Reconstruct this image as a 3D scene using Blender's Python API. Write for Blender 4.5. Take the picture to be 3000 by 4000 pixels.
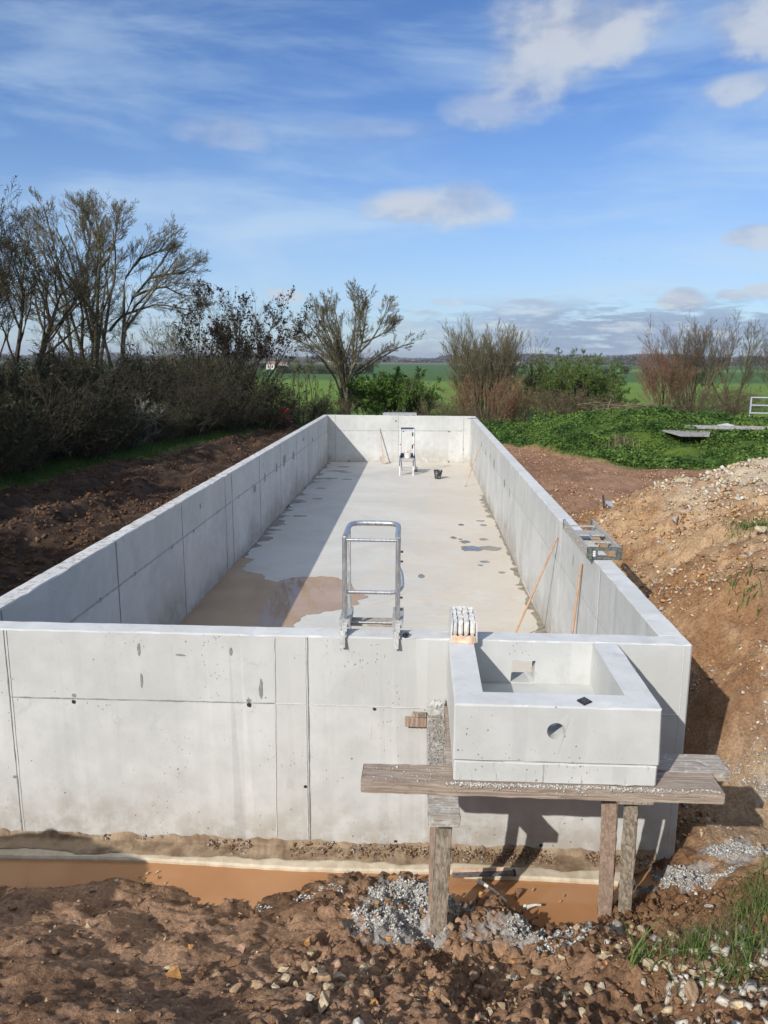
import bpy, bmesh, math, random
import numpy as np
from mathutils import Vector, Matrix, Euler
R_ = math.radians
for o in list(bpy.data.objects): bpy.data.objects.remove(o)
scene = bpy.context.scene
COL = scene.collection

# ------------------------------------------------------------------ camera
cam_d = bpy.data.cameras.new('Camera'); cam = bpy.data.objects.new('Camera', cam_d); COL.objects.link(cam)
cam_d.sensor_fit = 'HORIZONTAL'; cam_d.sensor_width = 36; cam_d.lens = 36.41
cam_d.clip_start = .05; cam_d.clip_end = 20000
_m = [[0.998852, -0.015476, 0.045326], [0.047458, 0.192284, -0.980191], [0.006454, 0.981217, 0.192798]]
cam.matrix_world = Matrix([_m[i] + [(0, 0, 2.1)[i]] for i in range(3)] + [[0, 0, 0, 1]])
scene.camera = cam
scene.render.resolution_x = 768; scene.render.resolution_y = 1024
scene.view_settings.view_transform = 'Standard'; scene.view_settings.look = 'None'
scene.view_settings.exposure = 0.05; scene.view_settings.gamma = 1

# ------------------------------------------------------------------ sun + sky
SUN_EL = R_(31.6); SUNV = Vector((-.87, -1.37, 1.0)).normalized()     # towards the sun
sd = bpy.data.lights.new('Sun', 'SUN'); sun = bpy.data.objects.new('Sun', sd); COL.objects.link(sun)
sd.energy = 4.4; sd.angle = R_(.5); sd.color = (1, .962, .905)
sun.rotation_euler = SUNV.to_track_quat('Z', 'Y').to_euler()
sun.location = (-20, -30, 25)

w = bpy.data.worlds.new('World'); scene.world = w; w.use_nodes = True
nt = w.node_tree; nt.nodes.clear()

class NG:
    def __init__(s, nt): s.nt = nt
    def n(s, t, **k):
        nd = s.nt.nodes.new(t)
        for a, b in k.items(): setattr(nd, a, b)
        return nd
    def put(s, sock, v):
        if hasattr(v, 'is_linked') or isinstance(v, bpy.types.NodeSocket): s.nt.links.new(v, sock)
        elif v is not None:
            if sock.type == 'RGBA' and len(v) == 3: v = (*v, 1)
            sock.default_value = v
    def m(s, op, a, b=None, c=None, clamp=False):
        nd = s.n('ShaderNodeMath', operation=op, use_clamp=clamp)
        for i, v in enumerate((a, b, c)):
            if v is not None: s.put(nd.inputs[i], v)
        return nd.outputs[0]
    def vm(s, op, a, b=None):
        nd = s.n('ShaderNodeVectorMath', operation=op); s.put(nd.inputs[0], a)
        if b is not None: s.put(nd.inputs[1], b)
        return nd.outputs[0]
    def mix(s, f, a, b, bt='MIX'):
        nd = s.n('ShaderNodeMix', data_type='RGBA', blend_type=bt)
        s.put(nd.inputs[0], f); s.put(nd.inputs[6], a); s.put(nd.inputs[7], b); return nd.outputs[2]
    def ramp(s, v, lo, hi, a=0., b=1., smooth=True):
        nd = s.n('ShaderNodeMapRange', interpolation_type='SMOOTHSTEP' if smooth else 'LINEAR'); nd.clamp = True
        s.put(nd.inputs[0], v)
        for i, x in enumerate((lo, hi, a, b)): nd.inputs[i + 1].default_value = x
        return nd.outputs[0]
    def noise(s, vec, scale, detail=4, rough=.5, dist=0, dim='3D'):
        nd = s.n('ShaderNodeTexNoise', noise_dimensions=dim)
        s.put(nd.inputs['Vector'], vec); nd.inputs['Scale'].default_value = scale
        nd.inputs['Detail'].default_value = detail; nd.inputs['Roughness'].default_value = rough; nd.inputs['Distortion'].default_value = dist
        return nd.outputs[0]
    def vor(s, vec, scale, rnd=1, out='Distance'):
        nd = s.n('ShaderNodeTexVoronoi'); s.put(nd.inputs['Vector'], vec); nd.inputs['Scale'].default_value = scale
        nd.inputs['Randomness'].default_value = rnd; return nd.outputs[out]
    def sep(s, v):
        nd = s.n('ShaderNodeSeparateXYZ'); s.put(nd.inputs[0], v); return nd.outputs
    def comb(s, x, y, z):
        nd = s.n('ShaderNodeCombineXYZ')
        for i, v in enumerate((x, y, z)): s.put(nd.inputs[i], v)
        return nd.outputs[0]

g = NG(nt)
out = g.n('ShaderNodeOutputWorld'); bg = g.n('ShaderNodeBackground'); bg.inputs[1].default_value = 0.1
sky = g.n('ShaderNodeTexSky', sky_type='NISHITA', sun_disc=False); sky.sun_elevation = SUN_EL
sky.sun_rotation = math.atan2(SUNV.x, SUNV.y); sky.altitude = 100; sky.air_density = 1.0; sky.dust_density = .35; sky.ozone_density = 3.0
dirv = g.n('ShaderNodeTexCoord').outputs['Generated']
x, y, z = g.sep(dirv)
az = g.m('ARCTAN2', x, y); el = g.m('ARCSINE', z)
wsm = g.noise(g.comb(az, g.m('MULTIPLY', el, 1.6), 0.3), 14, 6, .55)
wbg = g.noise(g.comb(az, g.m('MULTIPLY', el, 1.6), 7.3), 5, 3, .5)
den = None
CL = [(0.165, 0.356, 0.095, 0.042, 1), (0.128, 0.318, 0.07, 0.032, .8), (0.078, 0.282, 0.06, 0.024, .55), (0.3646, 0.342, 0.055, 0.032, .9), (0.35, 0.286, 0.046, 0.015, .8),
      (-0.012, 0.179, 0.070, 0.022, .95), (0.045, 0.183, 0.048, 0.025, .9), (0.385, 0.1369, 0.036, 0.0115, .85), (-0.2457, 0.2549, 0.045, 0.019, .38), (-0.1651, 0.0794, 0.025, 0.007, .7), (-.075, .262, .1, .014, .28),
      (0.3107, 0.0717, 0.026, 0.0104, 1.0), (0.3671, 0.0755, 0.018, 0.0055, .9), (.40, .082, .02, .007, .9), (0.0131, 0.0566, 0.0161, 0.0036, 0.6), (0.0358, 0.0716, 0.0229, 0.0042, 0.5), (-0.0243, 0.048, 0.0116, 0.0056, 0.5), (-0.039, 0.0741, 0.0144, 0.0046, 0.4), (.13, .067, .03, .006, .6)]
ea = g.m('ADD', az, g.m('MULTIPLY', g.m('SUBTRACT', wbg, .5), .06)); ee = g.m('ADD', el, g.m('MULTIPLY', g.m('SUBTRACT', wsm, .5), .03))
for a0, e0, ra, re, s in CL:
    dx = g.m('DIVIDE', g.m('SUBTRACT', ea, a0), ra); dy = g.m('DIVIDE', g.m('SUBTRACT', ee, e0), re)
    q = g.m('ADD', g.m('MULTIPLY', dx, dx), g.m('MULTIPLY', dy, dy))
    d = g.m('SUBTRACT', 1.0, q); d = g.m('ADD', d, g.m('MULTIPLY', g.m('SUBTRACT', wsm, .5), 3.4))
    d = g.ramp(d, -.6, 1.2 if re > .012 else .65, 0, s)
    den = d if den is None else g.m('MAXIMUM', den, d)
# low band of stratocumulus near the horizon
bn = g.noise(g.comb(g.m('MULTIPLY', az, 1.0), g.m('MULTIPLY', el, 5.0), 1.7), 15, 7, .62)
bm = g.m('MULTIPLY', g.ramp(el, .090, .045, 0, 1), g.ramp(el, -.005, .016, .35, 1))
bm = g.m('MULTIPLY', bm, g.ramp(az, -.05, .18, .42, 1))
band = g.m('MULTIPLY', g.ramp(g.m('ADD', bn, g.m('MULTIPLY', bm, .20)), .52, .66), bm)
# high thin cirrus veil
cn = g.noise(g.comb(g.m('ADD', az, g.m('MULTIPLY', el, .25)), g.m('MULTIPLY', el, 5.2), 4.1), 2.9, 9, .60, .35)
cir = g.m('MULTIPLY', g.ramp(cn, .38, .74, 0, .46), g.ramp(el, .02, .10))
low = g.m('MULTIPLY', g.ramp(el, .32, .06), .28)
veil = g.m('ADD', cir, low, clamp=True)
tint = g.mix(g.ramp(el, 0, .34), (.84, .98, 1.24), (.70, .93, 1.28))
base = g.mix(1.0, sky.outputs[0], tint, 'MULTIPLY')
c1 = g.mix(veil, base, (5.6, 7.2, 8.8))
ccol = g.mix(g.ramp(g.m('ADD', wsm, g.m('MULTIPLY', den, .08)), .40, .66), (3.9, 4.4, 5.5), (6.2, 6.5, 7.0))
c2 = g.mix(g.m('MULTIPLY', den, .82), c1, ccol)
bcol = g.mix(g.ramp(bn, .50, .70), (3.1, 4.0, 5.6), (6.3, 6.9, 7.6))
c3 = g.mix(g.m('MULTIPLY', band, .92), c2, bcol)
dp = g.n('ShaderNodeVectorMath', operation='DOT_PRODUCT'); g.put(dp.inputs[0], dirv); dp.inputs[1].default_value = SUNV   # extra brightness added to the unseen sky round the sun, lifts the shade
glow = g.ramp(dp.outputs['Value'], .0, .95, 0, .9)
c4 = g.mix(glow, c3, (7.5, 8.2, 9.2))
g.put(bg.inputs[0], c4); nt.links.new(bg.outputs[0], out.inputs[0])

# ------------------------------------------------------------------ helpers
def material(name, fn, rough=.8, spec=.3, metal=0.0):
    m = bpy.data.materials.new(name); m.use_nodes = True
    b = m.node_tree.nodes['Principled BSDF']; b.inputs['Roughness'].default_value = rough
    b.inputs['Specular IOR Level'].default_value = spec; b.inputs['Metallic'].default_value = metal
    h = NG(m.node_tree); h.P = h.n('ShaderNodeNewGeometry').outputs['Position']; h.b = b
    def bump(height, dist=.01, strength=1.0):
        n = h.n('ShaderNodeBump'); n.inputs['Distance'].default_value = dist; n.inputs['Strength'].default_value = strength
        h.put(n.inputs['Height'], height); m.node_tree.links.new(n.outputs[0], b.inputs['Normal'])
    h.bump = bump
    if callable(fn): h.put(b.inputs['Base Color'], fn(h))
    else: b.inputs['Base Color'].default_value = (*fn, 1)
    return m
def varied(name, c1, c2, scale=20, rough=.8, bumpd=0.0, **k):
    def f(h):
        n = h.noise(h.P, scale, 5, .6)
        if bumpd: h.bump(n, bumpd)
        return h.mix(h.ramp(n, .3, .7), c1, c2)
    return material(name, f, rough, **k)

def wloc(p):
    v = Vector((0, 0, 0))
    while p is not None: v += Vector(p.location); p = p.parent
    return v
def link(o, parent=None):
    COL.objects.link(o)
    if parent is not None: o.parent = parent
    return o
def mesh_np(name, verts, faces, mat, parent=None, smooth=False, col=None):
    """faces: (n,k) int array; verts in world space"""
    verts = np.asarray(verts, float); o0 = np.array(wloc(parent)) if parent else 0
    me = bpy.data.meshes.new(name); faces = np.asarray(faces, np.int32)
    me.vertices.add(len(verts)); me.vertices.foreach_set('co', (verts - o0).astype(np.float32).ravel())
    n, k = faces.shape; me.loops.add(n * k); me.loops.foreach_set('vertex_index', faces.ravel())
    me.polygons.add(n); me.polygons.foreach_set('loop_start', np.arange(0, n * k, k, dtype=np.int32)); me.polygons.foreach_set('loop_total', np.full(n, k, np.int32))
    if smooth: me.polygons.foreach_set('use_smooth', np.ones(n, bool))
    me.update(calc_edges=True)
    if col is not None:
        a = me.color_attributes.new('Col', 'FLOAT_COLOR', 'POINT'); c = np.ones((len(verts), 4), np.float32); c[:, :3] = col; a.data.foreach_set('color', c.ravel())
    if mat: me.materials.append(mat)
    return link(bpy.data.objects.new(name, me), parent)
def obj_bm(name, bm, mat, parent=None, smooth=False):
    v = wloc(parent)
    if parent: bmesh.ops.translate(bm, verts=bm.verts, vec=-v)
    bmesh.ops.recalc_face_normals(bm, faces=bm.faces)
    me = bpy.data.meshes.new(name); bm.to_mesh(me); bm.free(); me.materials.append(mat)
    if smooth:
        me.polygons.foreach_set('use_smooth', np.ones(len(me.polygons), bool))
        try: me.set_sharp_from_angle(angle=R_(40))
        except Exception: pass
    return link(bpy.data.objects.new(name, me), parent)
def tag(o, label=None, cat=None, group=None, kind=None):
    if label: o['label'] = label
    if cat: o['category'] = cat
    if group: o['group'] = group
    if kind: o['kind'] = kind
    return o
def thing(name, loc, label, cat, group=None):
    o = bpy.data.objects.new(name, None); COL.objects.link(o); o.location = loc; o.empty_display_size = .2
    return tag(o, label, cat, group)
def add_box(bm, c, s, rot=None, bevel=0.0):
    r = bmesh.ops.create_cube(bm, size=1); vs = r['verts']
    M = Matrix.Translation(Vector(c)) @ ((rot.to_4x4() if isinstance(rot, Matrix) else Euler(rot).to_matrix().to_4x4()) if rot is not None else Matrix.Identity(4)) @ Matrix.Diagonal((*s, 1))
    bmesh.ops.transform(bm, matrix=M, verts=vs)
    if bevel: bmesh.ops.bevel(bm, geom=list({e for v in vs for e in v.link_edges}), offset=bevel, segments=2, affect='EDGES')
def box2(bm, a, b, bevel=0.0):
    add_box(bm, [(a[i] + b[i]) / 2 for i in range(3)], [b[i] - a[i] for i in range(3)], None, bevel)
def frame(d):
    d = Vector(d).normalized(); u = d.cross(Vector((0, 0, 1)));
    if u.length < 1e-3: u = d.cross(Vector((0, 1, 0)))
    u.normalize(); return u, d.cross(u)
def add_tube(bm, pts, r, n=10, cap=True):
    pts = [Vector(p) for p in pts]; rs = r if isinstance(r, (list, tuple)) else [r] * len(pts); rings = []; u = None
    for i, p in enumerate(pts):
        d = (pts[min(i + 1, len(pts) - 1)] - pts[max(i - 1, 0)]).normalized()
        if u is None: u, v = frame(d)
        else:
            u = (u - d * u.dot(d)).normalized(); v = d.cross(u)
        rings.append([bm.verts.new(p + (u * math.cos(t) + v * math.sin(t)) * rs[i]) for t in [2 * math.pi * j / n for j in range(n)]])
    for a, b in zip(rings, rings[1:]):
        for j in range(n): bm.faces.new((a[j], a[(j + 1) % n], b[(j + 1) % n], b[j]))
    if cap: bm.faces.new(rings[0][::-1]); bm.faces.new(rings[-1])
def add_bar(bm, a, b, w, h, up=(0, 0, 1)):
    """rectangular bar from a to b, w sideways, h along up"""
    a, b = Vector(a), Vector(b); d = (b - a); L = d.length; d.normalize(); s = d.cross(Vector(up))
    if s.length < 1e-4: s = d.cross(Vector((0, 1, 0)))
    s.normalize(); t = s.cross(d)
    add_box(bm, (a + b) / 2, (w, L, h), Matrix((s, d, t)).transposed())
def lathe(bm, prof, c, n=24):
    rings = []
    for r, z in prof: rings.append([bm.verts.new((c[0] + r * math.cos(2 * math.pi * j / n), c[1] + r * math.sin(2 * math.pi * j / n), c[2] + z)) for j in range(n)])
    for a, b in zip(rings, rings[1:]):
        for j in range(n): bm.faces.new((a[j], a[(j + 1) % n], b[(j + 1) % n], b[j]))
    bm.faces.new(rings[0][::-1]); bm.faces.new(rings[-1])
def part(name, parent, mat, fn, smooth=False, label=None):
    bm = bmesh.new(); fn(bm); o = obj_bm(name, bm, mat, parent, smooth)
    if label: o['label'] = label
    return o
def bent(pts, rad, seg=6):
    """round the corners of a polyline"""
    P = [Vector(p) for p in pts]; out = [P[0]]
    for a, b, c in zip(P, P[1:], P[2:]):
        r = min(rad, (a - b).length * .49, (c - b).length * .49); p0 = b + (a - b).normalized() * r; p1 = b + (c - b).normalized() * r
        for i in range(seg + 1):
            t = i / seg; out.append(p0 * (1 - t) ** 2 + b * 2 * t * (1 - t) + p1 * t * t)
    return out + [P[-1]]
def ssm(v, a, b):
    t = np.clip((v - a) / (b - a), 0, 1); return t * t * (3 - 2 * t)

#TERRAIN-BEGIN
def _hash(ix, iy, s):
    h = (ix.astype(np.int64) * 374761393 + iy.astype(np.int64) * 668265263 + s * 1442695041) & 0xffffffff
    h = ((h ^ (h >> 13)) * 1274126177) & 0xffffffff
    h = ((h ^ (h >> 16)) * 2246822519) & 0xffffffff
    return ((h ^ (h >> 15)) & 0xffffff) / float(0xffffff)
def vnoise(x, y, s=0):
    ix = np.floor(x); iy = np.floor(y); fx = x - ix; fy = y - iy; fx = fx * fx * (3 - 2 * fx); fy = fy * fy * (3 - 2 * fy)
    a = _hash(ix, iy, s); b = _hash(ix + 1, iy, s); c = _hash(ix, iy + 1, s); d = _hash(ix + 1, iy + 1, s)
    return (a + (b - a) * fx) * (1 - fy) + (c + (d - c) * fx) * fy
def fbm(x, y, f, o=4, s=0, gain=.5):
    v = 0; a = 1; t = 0
    for i in range(o):
        v = v + a * vnoise(x * f + 31.7 * i, y * f - 17.3 * i, s + i); t += a; a *= gain; f *= 2.03
    return v / t
CTRL = [  # x, y, z of the ground
 (0, 0, .5), (-2, 0, .55), (2, 0, .5), (-4, 0, .7), (4, 0, .7), (0, -3, .6), (-5, -3, .7), (5, -3, .8), (0, 1.2, .02), (-2, 1.2, .05), (2, 1.2, .1), (-4, 1.2, .3), (4, 1.4, .4),
 (0, 2.3, -.50), (-1.7, 2.3, -.52), (1.5, 2.4, -.42), (0, 3.1, -.98), (-1.3, 3.2, -1.05), (-2.5, 3.2, -1.0), (1.1, 3.2, -.92), (1.9, 3.35, -.72), (2.6, 3.4, -.5), (3.6, 3.3, -.2), (-4, 3.2, -.7),
 (0, 3.8, -1.32), (-1.3, 3.9, -1.36), (-2.6, 3.9, -1.3), (1.1, 3.9, -1.25), (1.9, 3.95, -1.02), (2.7, 4.0, -.70), (3.8, 4.0, -.5), (-4, 4, -1.1),
 (0, 4.45, -1.62), (-1, 4.5, -1.66), (-2.3, 4.7, -1.62), (-3.2, 4.6, -1.6), (1.1, 4.55, -1.6), (1.7, 4.55, -1.40), (2.15, 4.5, -1.08), (2.7, 4.7, -.98), (3.3, 4.8, -.95), (-4.2, 4.8, -1.5), (4.2, 4.8, -.8),
 (0, 4.95, -1.78), (-.60, 5.05, -1.72), (-.62, 5.35, -1.80), (-1, 5.12, -1.84), (-2.3, 5.16, -1.80), (-3.2, 5.05, -1.84), (.6, 4.97, -1.76), (1.4, 5.0, -1.76), (1.9, 5.0, -1.68), (2.4, 5.1, -1.58), (3.2, 5.4, -1.52),
 (-1, 5.35, -1.98), (-2.3, 5.35, -1.98), (-3.4, 5.35, -1.98), (.5, 5.3, -1.97), (1.3, 5.3, -1.97), (0, 5.35, -1.80), (-.3, 5.35, -1.76), (1.95, 5.4, -1.72), (2.4, 5.9, -1.76), (3.0, 6.2, -1.68), (3.7, 6.4, -1.3), (4.6, 6.2, -.8), (-4.4, 5.6, -1.8),
 (2.3, 7.2, -1.72), (3.04, 7.2, -1.10), (3.7, 7.6, -.62), (4.3, 8.0, -.25), (5.5, 8.5, .2), (7, 8.5, .6), (2.3, 9, -1.4), (2.75, 9.0, -.78), (3.4, 9.6, -.38), (4.3, 10.5, -.02), (5.3, 11.4, .22),
 (2.4, 11, -.95), (3.0, 11.3, -.5), (3.6, 12.2, .08), (4.7, 13.0, .22), (6.1, 13.4, .46), (8, 13, .7), (10, 12, .6), (3.2, 13.6, -.45), (4.4, 14.8, -.35), (5.8, 16.2, -.3), (7.5, 17.5, -.25), (10, 17.5, -.1),
 (2.6, 16, -.52), (2.6, 20, -.52), (2.6, 26, -.5), (2.6, 31, -.6), (4.5, 18, -.5), (4.5, 20.5, -.45), (6.5, 19.2, -.42), (8.8, 19.8, -.35), (12, 20, -.3), (3.2, 25.3, -.42), (4.2, 24.3, -.25), (6, 22.5, -.15), (8.6, 22.5, -.1),
 (12, 23, -.12), (4.0, 27.2, -.15), (6, 27.5, .12), (8, 28, .3), (10, 27.5, .10), (12.5, 27, -.12), (6, 31, -.5), (9, 32, -.4), (12, 32, -.5), (14, 30, -.4), (0, 31.5, -.7), (-4, 31.5, -.6), (14, 24, -.1), (14, 17, .2),
 (-4.3, 7, -1.2), (-4.3, 10, -.9), (-4.3, 15, -.7), (-4.3, 22, -.6), (-4.3, 28, -.6), (-5, 7, -.55), (-5, 11, -.5), (-5, 16, -.5), (-5, 22, -.5), (-6.5, 8, -.45), (-6.5, 14, -.42), (-6.5, 20, -.42), (-7, 27, -.4), (-9, 7, -.2), (-9, 14, -.2), (-9, 22, -.3),
 (-12, 0, .2), (-12, 10, 0), (-12, 20, -.2), (-12, 31, -.5), (-8, 33, -.6), (-6, 2.5, 0.2), (-8, -2, .4)]
_c = np.array(CTRL, float)
def _U(r2): return np.where(r2 > 1e-12, .5 * r2 * np.log(np.maximum(r2, 1e-12)), 0)
_n = len(_c); _A = np.zeros((_n + 3, _n + 3)); _d2 = ((_c[:, None, :2] - _c[None, :, :2]) ** 2).sum(-1)
_A[:_n, :_n] = _U(_d2) + np.eye(_n) * .02; _A[:_n, _n] = 1; _A[:_n, _n + 1:] = _c[:, :2]; _A[_n, :_n] = 1; _A[_n + 1:, :_n] = _c[:, :2].T
_w = np.linalg.solve(_A, np.concatenate([_c[:, 2], [0, 0, 0]]))
def smooth(v, a, b):
    t = np.clip((v - a) / (b - a), 0, 1); return t * t * (3 - 2 * t)
def ground_base(x, y):
    x = np.asarray(x, float); y = np.asarray(y, float)
    xc = np.clip(x, -13, 14.5); yc = np.clip(y, -4, 33)
    z = np.full(x.shape, _w[_n]) + _w[_n + 1] * xc + _w[_n + 2] * yc
    for i in range(_n): z = z + _w[i] * _U((xc - _c[i, 0]) ** 2 + (yc - _c[i, 1]) ** 2)
    z = np.clip(z, -2.05, 1.4)
    far = smooth(y, 33, 42); z = z * (1 - far) + far * -.8
    z = z - 3.2 * smooth(y, 48, 120)
    side = smooth(np.abs(x), 14, 26) * (1 - smooth(y, 40, 60)); z = z * (1 - side) + side * (-.2)
    # unseen mound added left of the view to cast the shadow over the trench
    z = z + .62 * np.exp(-(((x + 4.15) / .85) ** 2 + ((y - 3.1) / .8) ** 2) ** 2)
    return z
def zones(x, y):
    """soft masks 0..1: rubble (right slope), ruts (left), grass"""
    n = fbm(x, y, .8, 4, 5) - .5
    rub = smooth(x + .5 * n, 1.9, 2.7) * smooth(y, 2.0, 4.5) * (1 - smooth(y - .25 * x - 1.2 * n, 12.0, 12.9) * (1 - smooth(x + 2 * n, 4.6, 5.4) * (1 - smooth(y + 2 * n, 14.5, 16.5))))
    brown = smooth(y, 11, 13) * smooth(x, 0, 2) * (1 - rub)
    edge = np.interp(x, [2.4, 2.7, 3.5, 4.6, 6.5, 8.5, 12], [27, 24.6, 21.8, 19.6, 18.5, 18.4, 18.0])
    gr = smooth(y - edge + 1.2 * n, -.3, .5) * smooth(x, -2, 1)
    gl = smooth(-x - (7.9 - .13 * (y - 12)) + 1.0 * n, -.3, .5) * smooth(y, 2, 5)
    gfar = smooth(y + 2 * n, 30.5, 32)
    grass = np.clip(np.maximum(np.maximum(gr, gl), gfar), 0, 1)
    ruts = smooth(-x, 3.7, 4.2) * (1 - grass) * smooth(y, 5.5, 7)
    return rub, brown, grass, ruts
def ground_z(x, y, detail=True):
    z = ground_base(x, y)
    if not detail: return z
    rub, brown, grass, ruts = zones(x, y)
    near = (1 - smooth(y, 30, 40)); inwater = 1 - .8 * smooth(-z, 1.8, 1.93)
    rgh = .55 + 1.15 * smooth(x + (fbm(x, y, 1.1, 3, 13) - .5) * 2.2, -1.6, .3); mud = (fbm(x, y, 1.9, 3, 11) - .5) * .25 - (np.abs(fbm(x, y, 2.4, 3, 17) - .5) - .12) * .16 + ((np.abs(fbm(x, y, 5, 5, 21, .6) - .5)) * -.17 + (fbm(x, y, 17, 4, 31, .75) - .5) * .10 - (np.abs(fbm(x, y, 11, 4, 33, .65) - .5) - .1) * .09) * rgh
    rr = (fbm(x, y, 1.3, 5, 41, .55) - .5) * .42 + (np.abs(fbm(x * .45 + y * .2, y * 1.6, 1.3, 4, 43) - .5) - .1) * -.5 * smooth(x, 2.6, 3.8) + (fbm(x, y, 9, 5, 51, .7) - .5) * .15
    br = (fbm(x, y, 1.3, 4, 61) - .5) * .12 + (fbm(x, y, 7, 3, 71) - .5) * .06
    xx = x + .25 * (fbm(x, y, .25, 2, 81) - .5) + .018 * (y - 12)
    xx = xx + .5 * (fbm(x, y, .6, 3, 83) - .5); rt = .07 * np.sin(xx * 5.2) + .03 * np.sin(xx * 13) + .022 * np.sin(y * 26 + np.abs((xx * 1.6) % 1 - .5) * 9) * smooth(np.sin(xx * 5.2), .0, .5) * smooth(fbm(x, y, .7, 2, 85), .42, .6) + (fbm(x, y, 2.2, 4, 91, .6) - .5) * .26 + (fbm(x, y, 11, 4, 95, .6) - .5) * .09
    gg = (fbm(x, y, .55, 4, 99) - .5) * (.85 * smooth(x, 2, 4) - .45 * smooth(x, 8.5, 10.5)) + (fbm(x, y, 1.6, 3, 98) - .5) * .18
    d = mud * (1 - rub) * (1 - brown) * (1 - grass) * (1 - ruts) + rr * rub * (1 - grass) + br * brown * (1 - grass) + rt * ruts + gg * grass
    return z + d * near * inwater
#TERRAIN-END

# ------------------------------------------------------------------ ground sheet
def axis(segs):
    out = [segs[0][0]]
    for a, b, h in segs:
        n = max(1, int(round((b - a) / h))); out += list(a + (b - a) * (np.arange(1, n + 1) / n))
    return np.array(out)
def geo(a, b, h0, k=1.25):
    v = [a]; h = h0; s = 1 if b > a else -1
    while (b - v[-1]) * s > 0: v.append(v[-1] + s * h); h *= k
    return v[1:]
xs = axis([(-14, -8, .12), (-8, -3.6, .05), (-3.6, 2.6, .018), (2.6, 5, .03), (5, 15, .09)])
xs = np.array(geo(-14, -6000, .5)[::-1] + list(xs) + geo(15, 6000, .5))
ys = axis([(-5, 1.6, .25), (1.6, 5.6, .017), (5.6, 14, .055), (14, 33, .11), (33, 50, .5)])
ys = np.array(geo(-5, -300, .6)[::-1] + list(ys) + geo(50, 9000, 1.0, 1.12))
GX, GY = np.meshgrid(xs, ys); nx, ny = len(xs), len(ys)
GZ = ground_z(GX, GY)
inp = (GX > -3.66) & (GX < 2.0) & (GY > 5.75) & (GY < 29.83); GZ = np.where(inp, -2.3, GZ)
rub, brown, grass, ruts = zones(GX, GY)
def C3(*c): return np.array(c, float)
def lerp(a, b, t): return a + (b - a) * t[..., None]
n1 = fbm(GX, GY, 1.1, 5, 201); n2 = fbm(GX, GY, 6, 4, 211, .6); n3 = fbm(GX, GY, .35, 3, 221); n4 = fbm(GX, GY, 20, 3, 231, .6)
col = lerp(C3(.20, .117, .070) + 0 * GX[..., None], C3(.40, .25, .158), ssm(n2 * .6 + n1 * .4, .34, .66))
col = lerp(col, C3(.27, .145, .070), ssm(GX + 2 * n1, 1.2, 3.2) * (1 - ruts) * .8)
rubc = lerp(C3(.28, .155, .080) + 0 * GX[..., None], C3(.45, .30, .175), ssm(n2 * .5 + n1 * .5, .36, .62))
rubc = lerp(rubc, C3(.30, .27, .21), ssm(n3, .55, .75) * .5)
crest = ssm(GX - .5 * (n1 - .5), 3.4, 4.2) * ssm(GY - .2 * GX, 10.0, 11.0) * (1 - ssm(GY, 15, 17))
rubc = lerp(rubc, C3(.50, .42, .31), crest * ssm(n1, .35, .55))
col = lerp(col, rubc, rub)
col = lerp(col, lerp(C3(.24, .135, .080) + 0 * GX[..., None], C3(.35, .21, .135), ssm(n1 * .5 + n2 * .5, .35, .65)), brown)
col = lerp(col, lerp(C3(.045, .028, .019) + 0 * GX[..., None], C3(.10, .064, .044), ssm(n2, .35, .7)), ruts)  # dark track soil, its colour darkened further for the shade it lies in
col = lerp(col, lerp(C3(.05, .085, .015) + 0 * GX[..., None], C3(.11, .165, .028), ssm(n2 * .5 + n1 * .5, .35, .65)), grass)
for cx_, cy_, rx_, ry_, am in [(-.02, 4.98, .40, .32, .9), (-.10, 4.62, .38, .22, .8), (.72, 4.52, .34, .18, .7), (1.12, 4.55, .28, .22, .7), (2.15, 5.40, .28, .16, .7), (2.62, 5.62, .36, .18, .7), (3.3, 6.4, .3, .25, .5), (1.7, 5.45, .4, .2, .8)]:
    qd = ((GX - cx_) / rx_) ** 2 + ((GY - cy_) / ry_) ** 2 + 2.6 * (n2 - .5) + 1.2 * (n4 - .5); col = lerp(col, C3(.44, .435, .42) * (.8 + .4 * n4[..., None]), am * ssm(-qd, -1.0, -.55))
wet = ssm(-GZ, 1.72, 1.86) * ssm(GY, 4.4, 4.9) * (1 - ssm(GY, 6.5, 7)) * (1 - rub)
col = col * (1 - .35 * wet[..., None])
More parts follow.
